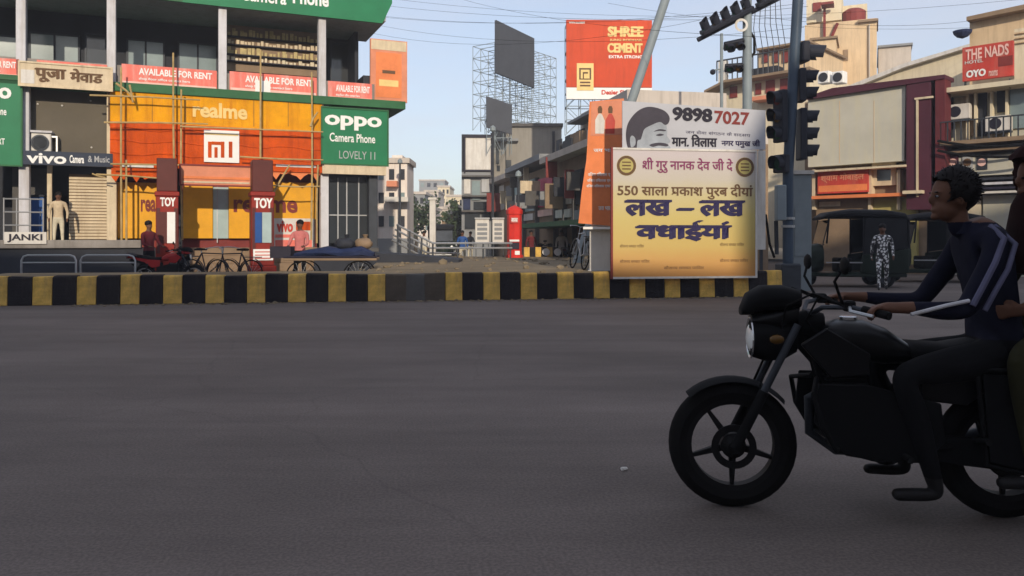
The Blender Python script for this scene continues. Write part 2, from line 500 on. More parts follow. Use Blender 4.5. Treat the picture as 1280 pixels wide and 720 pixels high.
# ------------------------------------------------------------------ ground, road, kerb
def sheet(name, m, poly, z, thick=0.0):
    me = bpy.data.meshes.new(name)
    bm = bmesh.new()
    bm.faces.new([bm.verts.new((x, y, z)) for x, y in poly])
    bm.to_mesh(me); bm.free()
    me.materials.append(M[m])
    return struct(link(name, me))
sheet('ground', 'dirt', [(-450,-450),(450,-450),(450,650),(-450,650)], -0.008)
sheet('road', 'asphalt', [(-120,-13.5),(120,-13.5),(120,52),(-120,52)], 0.0)
sheet('side_street', 'asphalt', [(-9,52),(-2.2,52),(-14,320),(-34,320)], -0.004)

FK = Face(17.6, 0.16)
KT = 0.6
def kpt(q, d): 
    p = FK.world(q, d); return (p.x, p.y)
q0, q1 = FK.s(-60), FK.s(950)
back = -2.4
isl = [kpt(q0, -0.25), kpt(FK.s(470), -0.25), kpt(FK.s(955), -0.25), (6.3, 22.5), (5.6, 33.5), (-4.2, 35.5), (-4.6, 27.5), kpt(FK.s(455), back), kpt(q0, back)]
struct(B().plan(isl, -0.02, 0.56).build('traffic_island', 'dirt'))
kerb = bpy.data.objects.new('median_kerb', None); C.objects.link(kerb); struct(kerb)
kerb.location = FK.world(0, 0); kerb.rotation_euler = (0, 0, FK.rz)
PER = 0.415
meshes = {}
qs = FK.s(359.5)
n0 = int((q0 - qs) / PER) - 1
n = n0
while qs + n * PER < q1 + 0.2:
    a = qs + n * PER
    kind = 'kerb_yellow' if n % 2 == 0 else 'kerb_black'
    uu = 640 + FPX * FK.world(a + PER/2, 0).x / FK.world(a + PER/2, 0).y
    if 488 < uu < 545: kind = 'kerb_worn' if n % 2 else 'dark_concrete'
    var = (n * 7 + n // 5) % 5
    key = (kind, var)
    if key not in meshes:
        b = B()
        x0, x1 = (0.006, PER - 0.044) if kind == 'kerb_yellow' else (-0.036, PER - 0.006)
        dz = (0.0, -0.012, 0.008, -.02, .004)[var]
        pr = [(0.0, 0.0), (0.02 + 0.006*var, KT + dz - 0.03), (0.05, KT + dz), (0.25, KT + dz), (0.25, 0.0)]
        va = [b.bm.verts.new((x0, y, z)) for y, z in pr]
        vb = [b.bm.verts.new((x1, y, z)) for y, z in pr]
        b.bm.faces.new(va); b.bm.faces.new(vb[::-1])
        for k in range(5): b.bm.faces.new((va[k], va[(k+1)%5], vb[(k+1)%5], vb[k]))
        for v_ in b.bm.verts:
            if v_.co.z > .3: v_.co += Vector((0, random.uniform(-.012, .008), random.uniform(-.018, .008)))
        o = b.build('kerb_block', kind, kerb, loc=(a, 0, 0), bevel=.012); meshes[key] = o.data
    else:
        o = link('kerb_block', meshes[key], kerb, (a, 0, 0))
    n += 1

# ------------------------------------------------------------------ long shop building on the far side, left
FA = Face(30.8, 0.42)
sb = FA.root('shop_building', 'long two storey shop building with open pillared gallery above bright phone shop signs', 'building', 250)
X = sb.x
ZS, ZG, ZT = 6.0, 6.28, 9.12               # slab underside, gallery floor, gallery ceiling
xl, xr = X(-150), X(470)
sbw = B(); sbw.box(xl, xr, 3.0, 9.5, -0.02, ZT + 1.7); sbw.build('wall', 'dark_wall', sb.o)
B().box(xl, xl + 0.3, -0.05, 2.995, -0.02, ZT).build('wall', 'dark_wall', sb.o)
B().box(xr - 0.35, xr, 0.5, 2.995, ZG + 0.003, ZG + 1.0).build('end_parapet', 'dark_wall', sb.o)
B().box(X(455), X(459), 1.6, 2.995, ZG + 0.003, ZT - 0.003).build('end_wall', 'dark_wall', sb.o)
B().box(xl, X(507, .35), -0.35, 2.995, ZS, ZG).build('floor_slab', 'green_dark', sb.o, bevel=0.01)
B().box(xl, xr + 0.3, -0.25, 2.995, ZT, ZT + 0.25).build('gallery_ceiling', 'plaster_grey', sb.o)
B().box(xl, X(476), -0.2, 9.5, ZT + 1.703, ZT + 1.95).build('roof', 'concrete', sb.o)
B().box(xl, X(468), -0.02, 0.12, ZG + 0.002, ZG + 0.60).build('parapet', 'concrete', sb.o)
for u in (-95, 27, 139.5, 278, 402):
    B().box(X(u) - 0.13, X(u) + 0.13, -0.16, 0.16 , ZG + 0.004, ZT - 0.002).build('column', 'column_white', sb.o, bevel=0.015)
for u, mm in ((-95, 'column_white'), (31, 'column_white'), (140, 'column_cream'), (405, 'column_white')):
    B().box(X(u) - 0.14, X(u) + 0.14, -0.16, 0.16, 1.0, ZS - 0.002).build('column', mm, sb.o, bevel=0.015)
B().box(X(466) - 0.16, X(466) + 0.16, -0.1, 0.25, 0.0, ZS - 0.002).build('column', 'steel_dark', sb.o, bevel=0.015)
# gallery windows: frames and panes against the back wall
gd = -2.95
def window(par, fr, u0, u1, v0, v1, d, n, pane='glass_grey', frm='steel_dark', depth=0.06, bar=0.06):
    dd = fr.d + d
    x0, x1 = fr.x(u0, dd), fr.x(u1, dd); um = (u0 + u1)/2
    z0, z1 = fr.z(um, v1, dd), fr.z(um, v0, dd)
    b = B(); y = -d
    b.box(x0, x1, y - depth, y, z0, z0 + bar); b.box(x0, x1, y - depth, y, z1 - bar, z1)
    for k in range(n + 1):
        xc = x0 + bar/2 + (x1 - x0 - bar) * k / n
        b.box(xc - bar/2, xc + bar/2, y - depth, y, z0 + bar, z1 - bar)
    f = b.build('window', frm, par)
    for k in range(n):
        a = x0 + bar + (x1 - x0 - bar) * k / n; e = x0 + (x1 - x0 - bar) * (k + 1) / n
        B().box(a, e, y - depth*0.45, y - depth*0.2, z0 + bar, z1 - bar).build('pane', pane, f)
    return f
window(sb.o, sb, -60, 24, 42, 92, gd, 3)
window(sb.o, sb, 36, 100, 42, 92, gd, 2)
window(sb.o, sb, 106, 134, 42, 92, gd, 1, pane='glass_dark')
window(sb.o, sb, 158, 206, 50, 98, gd, 2)
window(sb.o, sb, 222, 272, 54, 100, gd, 2, pane='glass_grey')
window(sb.o, sb, 412, 440, 52, 104, gd, 1, pane='glass_dark')
# gold patterned shelves behind the third bay
dsh = -1.6
B().box(X(282, dsh), X(400, dsh), 1.6, 1.75, sb.z(340, 92, dsh), sb.z(340, 36, dsh)).build('back_panel', 'brown_wall', sb.o)
for k, (v0, v1) in enumerate(((40, 50), (53, 60), (63, 72), (74, 80))):
    b = B()
    for j in range(22):
        u = 284 + j * 5.2 + random.uniform(-1, 1)
        h = random.uniform(0.4, 1.0)
        b.box(sb.x(u, dsh), sb.x(u + random.uniform(2.4, 4.6), dsh), 1.50, 1.598, sb.z(340, v1, dsh), sb.z(340, v1 - (v1 - v0) * h, dsh))
    stuff(b.build('shelf_goods', ('gold_print', 'beige_sign', 'gold_print', 'cream_wall')[k], sb.o))
    B().box(X(282, dsh), X(400, dsh), 1.42, 1.597, sb.z(340, v1 + 1.6, dsh), sb.z(340, v1 + .2, dsh)).build('shelf', 'ink_black', sb.o)
# ground floor: plinth, recess walls, shutters
B().box(xl, X(232), -1.0, 2.995, -0.02, 1.05).build('plinth', 'dark_wall', sb.o, bevel=0.02)
B().box(xl, X(178), -1.12, -0.2, 1.054, 1.30).build('counter', 'concrete', sb.o, bevel=0.015)
for k in range(4):
    B().box(X(232) + 0.003, X(400), -1.0 + 0.32*k, 2.995, 0.26*k - 0.003, 0.26*(k+1) - 0.003).build('step', 'brown_wall', sb.o, bevel=0.01)
B().box(X(36), X(137), 0.35, 0.45, 3.72, ZS - 0.003).build('sheet_panel', 'olive_sheet', sb.o)
for u, v in ((112, 124), (113, 183), (45, 128), (76, 130)):
    B().ball((X(u), 0.34, sb.z(u, v)), 0.035, 1).build('fixing', 'white_worn', sb.o)
B().box(X(84), X(137), 0.5, 0.58, 1.31, 3.4).build('shutter', 'brown_wall', sb.o)
b = B()
for k in range(20): b.box(X(84), X(137), 0.47, 0.498, 1.33 + k*0.10, 1.40 + k*0.10)
stuff(b.build('shutter_slat', 'beige_sign', sb.o))
B().box(X(84), X(137), 0.44, 0.6, 3.405, 3.7).build('shutter_box', 'dark_wall', sb.o)
B().box(X(6), X(56), 1.2, 1.26, 1.3, 3.6).build('shop_wall', 'dark_concrete', sb.o)
B().box(X(57), X(63), 0.3, 0.5, 1.06, 3.7).build('door_jamb', 'column_cream', sb.o)
b = B()
for z in (1.75, 2.15, 2.55): b.tube([(X(5), -0.15, z), (X(56), -0.15, z)], 0.025, 6)
for u in (6, 22, 39, 55): b.tube([(X(u), -0.15, 1.3), (X(u), -0.15, 2.58)], 0.022, 6)
b.build('railing', 'steel', sb.o)
# yellow shopfronts behind the pillars (leaves of shutters, frames)
for u0, u1, v0, v1 in ((147, 196, 228, 298), (229, 266, 228, 298), (286, 313, 228, 298), (313.5, 340.5, 228, 298), (341, 397, 228, 274)):
    sb.part('yellow_panel', 'yellow_shop', u0, u1, v0, v1, -0.62, -0.5, bevel=0.006)
sb.part('glass_door', 'teal_shutter', 266.5, 285.5, 234, 298, -0.68, -0.58)
B().box(X(272), X(273.2), 0.56, 0.6, 1.2, 3.1).build('door_handle', 'steel', sb.o)
B().box(X(228), X(400), 0.72, 0.82, 0.95, ZS - 0.003).build('shop_wall', 'maroon_red', sb.o)
B().box(X(150), X(200), 0.72, 0.82, 1.06, ZS - 0.003).build('shop_wall', 'maroon_red', sb.o)
# glazed shop at the corner
for u0, u1 in ((411, 422), (423, 433), (434, 448), (449, 461)):
    sb.part('glass_panel', 'glass_dark', u0, u1, 222, 268, -0.4, -0.34)
    sb.part('glass_panel', 'glass_dark', u0, u1, 270, 304, -0.4, -0.34)
for u in (422.5, 433.5, 448.5):
    sb.part('mullion', 'steel', u - .7, u + .7, 222, 304, -0.42, -0.30)
sb.part('transom', 'steel', 411, 461, 268.3, 269.7, -0.41, -0.295)
for u0, u1, v0, v1 in ((427, 430, 238, 262), (451, 457, 226, 246), (452, 456, 250, 264), (415, 419, 258, 268)):
    sb.part('reflection_card', 'white', u0, u1, v0, v1, -0.9, -0.85)  # white cards standing in for the reflections in the shop glass
sb.part('shop_back', 'dark_wall', 405, 462, 218, 306, -1.3, -1.2)
b = B()                                     # plinth of the corner shop and the dark ramp beside it
B().box(X(400) + 0.003, X(470), -0.5, 2.995, -0.02, 1.02).build('plinth', 'dark_concrete', sb.o, bevel=0.02)

# green fascia over the gallery
fs = FA.root('fascia_sign', 'green fascia board along the roof edge lettered in white, above the gallery', 'sign', 360, 0.30, 9.02)
bb = B(); zf = 9.02
bb.prism([(fs.x(-150), 0.0), (fs.x(478), 0.0), (fs.x(490), 0.75), (fs.x(490), 1.9), (fs.x(-150), 1.9)], -0.02, 0.06)
bb.build('board', 'green', fs.o)
B().box(fs.x(-150), fs.x(228), -0.03, -0.021, 0.002, 0.55).build('band', 'green_dark', fs.o)
fs.txt('Camera', 300, 358, -14, 3.2, 'white', 0.03, bold=0.02)
fs.txt('Phone', 366, 411, -11, 6.6, 'white', 0.03, bold=0.03)

# pink banners hung on the gallery parapet
pg = 'pink shop banners hung along the gallery parapet'
for u0, u1, v0, v1, lab in ((-60, 24, 71, 95, 'short pink banner at the left edge of the gallery parapet, beside the first white column'),
                            (46, 135, 78, 100, 'pink banner half hidden behind the beige hand painted sign'),
                            (152, 271, 84, 109, 'long pink banner over the left half of the yellow sign'),
                            (287, 396, 93, 117, 'pink banner with a white paper patch, under the gold shelves'),
                            (410, 465, 103, 126, 'small pink banner at the corner bay of the gallery, over the green phone sign')):
    g = sign(FA, lab, u0, u1, v0, v1, 0.16, 'pink', 0.02, 'banner', 'pink_banner', group=pg)
    um = (u0 + u1)/2; L_ = u1 - u0
    sl_ = 0.0
    g.txt('AVAILABLE FOR RENT', u0 + L_*.18, u1 - L_*.05, v0 + 4, v0 + 12.5, 'white', 0.01, bold=0.03)
    g.txt('shop floor office contact here', u0 + L_*.18, u1 - L_*.28, v0 + 14.5, v0 + 18.5, 'white', 0.01, bold=0.02)
    g.part('stripe', 'pink_pale', u0 + 1, u1 - 1, v1 - 4.2, v1 - 0.8, 0.001, 0.006)
    if u0 == 287:
        g.part('paper_patch', 'white', 319, 338, 101, 116, 0.008, 0.016)

# orange poster board at the corner end of the gallery
op = sign(FA, 'faded orange poster board standing past the corner end of the gallery', 463, 509, 50, 127, -0.2, 'salmon', 0.12, 'hoarding', 'poster_board')
op.part('poster', 'orange_cloth', 470, 502, 66, 122, 0.001, 0.012)
op.part('print_patch', 'ink_gold', 474, 498, 100, 108, 0.013, 0.018)
op.part('print_patch', 'brown_ink', 478, 494, 88, 92, 0.013, 0.018)
op.part('top_band', 'column_cream', 464, 508, 51, 63, 0.001, 0.01)

# signs of the ground floor
gs = sign(FA, 'green phone sign cut off by the left edge of the picture', -60, 26, 98, 205, 0.35, 'green', 0.15, frame='green_dark')
gs.txt('oppo', -48, 14, 108, 128, 'white', 0.01, bold=0.04)
gs.txt('Camera Phone', -40, 8, 133, 143, 'white', 0.01, bold=0.02)
gs.txt('SELFIE EXPERT', -40, 6, 172, 180, 'white', 0.01, bold=0.02)
hs = sign(FA, 'beige hand painted sign with brown lettering hung under the gallery parapet', 25, 139, 82, 109, 0.50, 'beige_sign', 0.08, frame='column_cream')
hs.txt('पूजा', 44, 82, 86, 103, 'brown_ink', 0.012, bold=0.05)
hs.txt('मेवाड', 88, 128, 87, 103, 'brown_ink', 0.012, bold=0.05)
hs.part('white_patch', 'white_worn', 26, 43, 87, 104, 0.001, 0.008)
vs_ = sign(FA, 'dark navy shop sign with white letters vivo above the brown shutter', 28, 141, 190, 207, 0.35, 'navy', 0.2)
vs_.txt('vivo', 33, 83, 191.5, 204.5, 'white', 0.012, bold=0.03)
vs_.txt('Camera', 87, 105, 194, 204, 'white', 0.012, bold=0.03)
vs_.txt('& Music', 110, 137, 195, 203, 'plaster_grey', 0.012, bold=0.01)
ys = sign(FA, 'wide yellow sign board lettered realme across the top of the phone shop', 137.5, 402.5, 120, 160, 0.28, 'yellow', 0.12, frame='brown_ink')
for u in (150, 190, 232, 317, 360):
    ys.part('seam', 'brown_ink', u, u + .6, 122, 158, 0.001, 0.008)
ys.txt('realme', 241, 309, 129, 148, 'ink_gold', 0.012, bold=0.035)
os_ = sign(FA, 'wide orange cloth sign with a white square logo below the yellow sign', 137.5, 402.5, 158, 212, 0.34, 'orange', 0.06)
x0, x1 = os_.x(137.5), os_.x(402.5); zt = os_.z(270, 158)
for k, (v, hh) in enumerate(((166, .03), (181, .022), (196, .03))):          # folds of the cloth
    z = os_.z(270, v)
    B().tube([(x0 + (x1-x0)*i/14, -0.005, z + 0.05*math.sin(i*1.7 + k)) for i in range(15)], hh, 6).build('fold', 'orange', os_.o, smooth=True)
lg = os_.part('logo_plate', 'white', 255, 299, 163, 203, 0.03, 0.07)
um = 277
def lb(u0, u1, v0, v1): return os_.part('logo_bar', 'orange', u0, u1, v0, v1, 0.071, 0.082)
lb(260, 264.5, 177, 197); lb(264.6, 276, 177, 181); lb(276.1, 280.5, 177, 197); lb(268, 272, 184, 197); lb(286, 290.5, 177, 197)
os_.part('top_trim', 'ink_gold', 256, 298, 167, 169, 0.071, 0.08)
rh = random.Random(8)
for ua, ub, vb in ((139, 197, 224), (340, 401, 222), (199, 312, 209)):
    n_ = int((ub - ua)/5)
    top_ = [(ua + (ub - ua)*i/n_, 207) for i in range(n_ + 1)]
    bot_ = [(ua + (ub - ua)*i/n_, vb + rh.uniform(-6, 4)) for i in range(n_ + 1)]
    os_.poly('torn_hem', 'orange_cloth' if ua == 340 else 'orange', bot_ + top_[::-1], -0.10, -0.07)
os_.part('hem_print', 'white_worn', 150, 192, 206, 209, 0.001, 0.01)
os_.part('hem_print', 'white_worn', 345, 395, 206, 209, 0.001, 0.01)
gp = sign(FA, 'green phone sign lettered oppo on the corner of the shop building', 403, 484, 137, 205, 0.42, 'green', 0.25, frame='green_dark')
gp.txt('oppo', 406, 477, 145, 163, 'white', 0.012, bold=0.035)
gp.txt('Camera Phone', 412, 469, 167, 178, 'white', 0.012, bold=0.015)
gp.txt('LOVELY 11', 424, 469, 189, 199, 'plaster_grey', 0.012, bold=0.0)
gp.part('base_band', 'beige_sign', 403, 483, 207, 218, -0.2, 0.0)
ar = sign(FA, 'faded salmon arch board spanning between the two red gate pillars', 226, 314, 208, 231, 1.4, 'salmon', 0.1, frame='maroon_red')
ar.part('arch_trim', 'orange_cloth', 228, 312, 221, 224, 0.001, 0.03)
ar.part('arch_trim', 'beige_sign', 228, 312, 227, 229, 0.001, 0.02)
for u0, u1, b_, lab in ((176, 216, 'realme', 'dark red letters realme on the yellow shopfront left of the gate'), (292, 372, 'realme', 'dark red letters realme on the yellow shopfront behind the right gate pillar')):
    q = FA.root('shop_lettering', lab, 'lettering', (u0+u1)/2, -0.5, FA.z((u0+u1)/2, 264, -0.5))
    q.txt(b_, u0, u1, 243, 265 if u0 < 200 else 266, 'maroon_red', 0.008, bold=0.03)
po = sign(FA, 'pink and white phone poster on the wall between gate pillar and white column', 341, 393, 273, 311, -0.35, 'white_worn', 0.05, 'poster', 'wall_poster')
po.txt('vivo', 346, 366, 276, 290, 'ink_red', 0.01, bold=0.05)
po.part('print_patch', 'pink', 344, 372, 293, 297, 0.001, 0.008)
po.part('print_patch', 'pink', 344, 390, 300, 309, 0.001, 0.008)
po.part('print_patch', 'orange', 370, 390, 277, 288, 0.001, 0.008)
js = sign(FA, 'white counter sign with dark capital letters JANKI on the plinth edge', 5, 58, 290, 305, 1.18, 'white_worn', 0.04)
js.txt('JANKI', 9, 53, 292.5, 303, 'ink_black', 0.008, bold=0.03)
# air conditioner outdoor unit
ac = FA.root('air_conditioner', 'grey air conditioner outdoor unit on the olive sheet above the dark navy sign', 'air conditioner', 52, 0.0, FA.z(52, 189))
ac.part('case', 'white_worn', 38, 64, 166, 189, -0.3, 0.0, bevel=0.02)
xc, zc = ac.x(50), ac.z(50, 178.5)
B().lathe([(0.24, -0.02), (0.25, -0.03), (0.20, -0.035), (0.19, -0.02)], 'Y', (xc, 0, zc), 20).build('fan_ring', 'steel_dark', ac.o)
B().lathe([(0.185, -0.005), (0.185, -0.012)], 'Y', (xc, 0, zc), 20).build('fan', 'ink_black', ac.o)
ac.part('bracket', 'steel', 64.5, 72, 170, 172, -0.3, -0.05); ac.part('bracket', 'steel', 70, 72, 172.2, 190, -0.3, -0.05)
ac.part('rain_cover', 'column_white', 36, 65, 163, 165.6, -0.35, 0.08)
# bamboo scaffold in front of the signs
sc_ = FA.root('bamboo_scaffold', 'bamboo scaffold of lashed poles across the yellow and orange signs', 'scaffold', 270, 0.75, 0.0)
def pole(u0, v0, u1, v1, d=0.0, r=0.035):
    a = (sc_.x(u0, .75 + d), -d, sc_.z(u0, v0, .75 + d)); e = (sc_.x(u1, .75 + d), -d, sc_.z(u1, v1, .75 + d))
    mid = (Vector(a) + Vector(e))/2 + Vector((random.uniform(-.03,.03), random.uniform(-.03,.03), random.uniform(-.03,.03)))
    B().tube([a, mid, e], r, 7, r*0.8).build('pole', 'bamboo', sc_.o, smooth=True)
for u, v0, v1 in ((152, 84, 306), (158, 200, 306), (218, 66, 236), (228, 112, 300), (325.5, 62, 198), (389, 90, 300), (396, 206, 304)):
    pole(u, v1, u + random.uniform(-1.5, 1.5), v0)
for u0, u1, v0, v1 in ((112, 250, 119, 125), (130, 260, 153, 155), (225, 404, 158, 165), (120, 200, 218, 223), (138, 300, 205, 208), (338, 400, 232, 233), (300, 404, 196, 200)):
    pole(u0, v0, u1, v1, 0.07, 0.03)
pole(145, 104, 165, 120, 0.05); pole(162, 106, 166, 128, .05); pole(388, 158, 397, 140, .05); pole(340, 244, 362, 206, .05); pole(115, 217, 132, 222, .1, .025)
# gate pillars
def pillar(u, u0, u1, vt, label):
    p = FA.root('gate_pillar', label, 'pillar', u, 1.9, 0.0, 'red gate pillars')
    z = p.z(u, vt); hw = (p.x(u1) - p.x(u0))/2
    B().box(-hw*0.92, hw*0.92, -0.36, 0.36, z - 1.0, z).build('top_block', 'maroon_post', p.o, bevel=0.02)
    B().box(-hw*1.1, hw*1.1, -0.43, 0.43, z - 1.14, z - 1.003).build('cap', 'red_post', p.o, bevel=0.02)
    B().box(-hw, hw, -0.38, 0.38, 0.5, z - 1.143).build('shaft', 'red_post', p.o, bevel=0.02)
    B().box(-hw*1.2, hw*1.2, -0.48, 0.48, -0.02, 0.497).build('base', 'red_post', p.o, bevel=0.03)
    for s_ in (-1, 1): B().box(s_*hw*0.78 - 0.05, s_*hw*0.78 + 0.05, -0.41, -0.382, 0.9, z - 1.5).build('edge_strip', 'maroon_post', p.o)
    return p, z, hw
p1, z1, h1 = pillar(209, 195, 223, 199, 'red gate pillar behind the parked red motorbike')
lettering(p1.o, 'TOY', -h1*.6, h1*.75, z1 - 1.45, z1 - 1.18, 'white', y=-0.385, bold=0.05)
B().box(0.0, h1*0.72, -0.412, -0.384, z1 - 2.55, z1 - 1.62).build('poster', 'white', p1.o)
B().box(-h1*0.72, -0.02, -0.412, -0.384, z1 - 2.55, z1 - 1.62).build('poster', 'maroon_post', p1.o)
p2, z2, h2 = pillar(327, 313, 341, 201, 'red gate pillar with a blue poster, beside the blue handcart')
lettering(p2.o, 'TOY', -h2*.75, h2*.85, z2 - 1.52, z2 - 1.2, 'white', y=-0.385, bold=0.05)
B().box(-0.02, h2*0.75, -0.412, -0.384, z2 - 2.6, z2 - 1.65).build('poster', 'teal_shutter', p2.o)
B().box(-h2*0.7, -0.03, -0.412, -0.384, z2 - 2.6, z2 - 1.65).build('poster', 'blue', p2.o)
B().box(-h2*0.85, h2*0.9, -0.425, -0.384, z2 - 3.15, z2 - 2.8).build('plate', 'white', p2.o)
for k in range(3): B().box(-h2*0.7, h2*0.7, -0.431, -0.426, z2 - 3.1 + k*0.1, z2 - 3.07 + k*0.1).build('print_line', 'ink_red', p2.o)

# ------------------------------------------------------------------ unseen blocks added behind the eye, heights stepped to shade road and low clutter
for x0_, x1_, hgt, lab in ((-70, -0.3, 13.4, 'long added shade block unseen behind the eye, left of the lower block'), (-0.29, 12.3, 11.2, 'lower added shade block between the taller ones unseen behind the eye'), (12.31, 80, 16.5, 'tall added shade block unseen behind the eye, right of the lower block')):
    rb = thing('shade_block', lab, 'building', ((x0_+x1_)/2, -14, 0), 0, 'added shade blocks behind the eye')
    hw = (x1_ - x0_)/2
    B().box(-hw, hw, -8, 0, -0.02, hgt).build('wall', 'far_wall', rb)
    for k in range(int(hw*2/5)):
        B().box(-hw + .6 + k*5, -hw + 4.4 + k*5, 0.003, 0.06, 0.1, 2.8).build('shutter', 'far_grey', rb)

# ------------------------------------------------------------------ banners on the kerb
FB = Face(17.6, 0.16)
yb = FB.root('festival_banner', 'large yellow banner with black Hindi greeting in a frame against the striped kerb', 'banner', 855, 0.16, FB.z(855, 345.5, .16))
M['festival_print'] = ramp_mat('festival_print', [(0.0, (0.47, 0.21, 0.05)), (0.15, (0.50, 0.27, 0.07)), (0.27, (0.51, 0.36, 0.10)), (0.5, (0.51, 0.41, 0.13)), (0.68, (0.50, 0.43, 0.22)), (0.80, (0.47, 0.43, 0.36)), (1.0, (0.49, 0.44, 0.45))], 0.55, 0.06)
W0, W1 = yb.x(766), yb.x(944); zT = yb.z(855, 188.5)
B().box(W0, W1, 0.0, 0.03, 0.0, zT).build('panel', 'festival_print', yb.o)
for a in ((W0-.045, W0, -.045, zT+.045), (W1, W1+.045, -.045, zT+.045), (W0, W1, zT, zT+.045), (W0, W1, -.045, 0)):
    B().box(a[0], a[1], -0.02, 0.05, a[2], a[3]).build('frame_bar', 'white_worn' if a[1]-a[0] > 1 or a[0] > 0 else 'maroon_red', yb.o)
for x in (W0 + 0.5, W1 - 0.5):
    B().tube([(x, 0.07, 0.14), (x, 0.75, 0.08)], 0.02, 6).build('brace', 'steel_dark', yb.o)
    B().box(x-.02, x+.02, 0.052, 0.09, 0.14, zT - .02).build('rear_post', 'steel_dark', yb.o)
def hindi(body, u0, u1, v0, v1, m, bold, slash=None, par=None, sl=0.0): 
    return (par or yb).txt(body, u0, u1, v0, v1, m, 0.006, bold=bold, slash=slash, slant=sl)
def width(s_): 
    me = text_mesh(s_ + '|'); a = max(v.co.x for v in me.vertices); bpy.data.meshes.remove(me); return a - 0.2
hindi('शी गुरु नानक देव जी दे', 803, 916, 197.5, 216.5, 'ink_purple', 0.022, [0.0])
hindi('550 साला पकाश पुरब दीयां', 772, 941, 229.5, 249, 'brown_ink', 0.024, [width('550 साला ')])
hindi('लख – लख', 782, 930, 250.5, 270, 'ink_navy', 0.055)
hindi('वधाईयां', 796, 913, 276, 301, 'ink_navy', 0.06)
for u, v, sx in ((783, 207, 0), (931, 209, 0)):
    xc, zc, r_ = yb.x(u), yb.z(u, v), 0.225
    yl = -0.004
    B().lathe([(r_, -0.006), (r_, 0.0)], 'Y', (xc, 0, zc), 22).build('emblem', 'olive_yellow', yb.o)
    B().lathe([(r_*0.98, -0.009), (r_*0.78, -0.009)][:1] + [(r_*0.98, -0.0065), (r_*0.72, -0.0065), (r_*0.72, -0.009)], 'Y', (xc, 0, zc), 22, closed=True).build('emblem_ring', 'brown_ink', yb.o)
    for k in (-1, 0, 1):
        B().box(xc - .1, xc + .1, -.0095, -.0065, zc + k*.075 - .014, zc + k*.075 + .014).build('emblem_bar', 'brown_ink', yb.o)
for u0, u1, v, in ((775, 805, 305), (900, 930, 303), (775, 812, 324), (900, 935, 323), (830, 880, 332)):
    hindi('सौजनय समसत परिवार', u0, u1, v, v + 4.5, 'brown_ink', 0.0)

gb = FB.root('portrait_banner', 'grey banner with a dark haired portrait and large digits above the yellow banner', 'banner', 866, 0.10, FB.z(866, 187, .10))
def gz(v, u=866): return gb.z(u, v)
B().prism([(gb.x(778), gz(187, 778)), (gb.x(957), gz(187, 957)), (gb.x(957), gz(138, 957)), (gb.x(778), gz(126, 778))], 0.0, 0.03).build('panel', 'banner_grey', gb.o)
B().prism([(gb.x(946.5), gz(312, 957)), (gb.x(957), gz(312, 957)), (gb.x(957), gz(188, 957)), (gb.x(948), gz(188, 957))], 0.0, 0.03).build('side_strip', 'white_worn', gb.o)
for u in (781, 953): B().box(gb.x(u) - .03, gb.x(u) + .03, 0.032, 0.09, 0.62 - gb.z0, gz(140, u)).build('rear_post', 'steel_dark', gb.o)
def smooth_outline(pts, n=6):
    out = []
    L_ = len(pts)
    for i in range(L_):
        p0, p1, p2, p3 = (Vector(pts[(i + k - 1) % L_]) for k in range(4))
        for q in range(n):
            t = q / n
            out.append(tuple(0.5*((2*p1) + (p2 - p0)*t + (2*p0 - 5*p1 + 4*p2 - p3)*t*t + (3*p1 - p0 - 3*p2 + p3)*t**3)))
    return out
gb.poly('portrait_face', 'print_skin', smooth_outline([(790,186.5),(790,172),(800,158),(818,148),(831,152),(834,163),(834,170),(838,176.5),(835,180),(835,186.5)]), 0.001, 0.005)
gb.poly('portrait_hair', 'print_hair', smooth_outline([(786,186.5),(782.5,172),(784,157),(790,146),(799,137.5),(810,133.5),(822,135),(832,139.5),(837,147),(835.5,154),(831,156),(825,152.5),(815,156),(806,161),(803,168),(801,174),(797,176),(795,186)]), 0.0055, 0.008)
gb.poly('portrait_ear', 'print_skin', smooth_outline([(789,184),(787.5,174),(790,169.5),(794,173),(794,181)]), 0.0085, 0.010)
gb.poly('portrait_brow', 'print_hair', smooth_outline([(817,164.5),(824,161.5),(832,162.5),(831,164),(824,163.6)]), 0.0055, 0.008)
gb.poly('portrait_eye', 'print_hair', smooth_outline([(820,169),(825,167),(830,168.5),(825,170)]), 0.0055, 0.008)
gb.poly('portrait_moustache', 'print_hair', smooth_outline([(812,181),(821,178.5),(830,178.8),(835.5,181),(833,183),(824,182),(816,183.5)]), 0.0055, 0.008)
gb.txt('9898', 841, 890, 134, 151, 'ink_black', 0.008, bold=0.05, slant=-0.03)
gb.txt('7027', 893, 937, 138.5, 155, 'maroon_red', 0.008, bold=0.03, slant=-0.03)
gb.txt('जन सेवा संगठन के सदसय', 857, 938, 163, 168, 'ink_navy', 0.006, bold=0.0, slant=-0.03)
gb.txt('मान. िवलास', 840, 896, 168, 183.5, 'ink_black', 0.008, bold=0.04)
gb.txt('नगर पमुख जी', 902, 950, 174, 185, 'ink_navy', 0.006, bold=0.03)

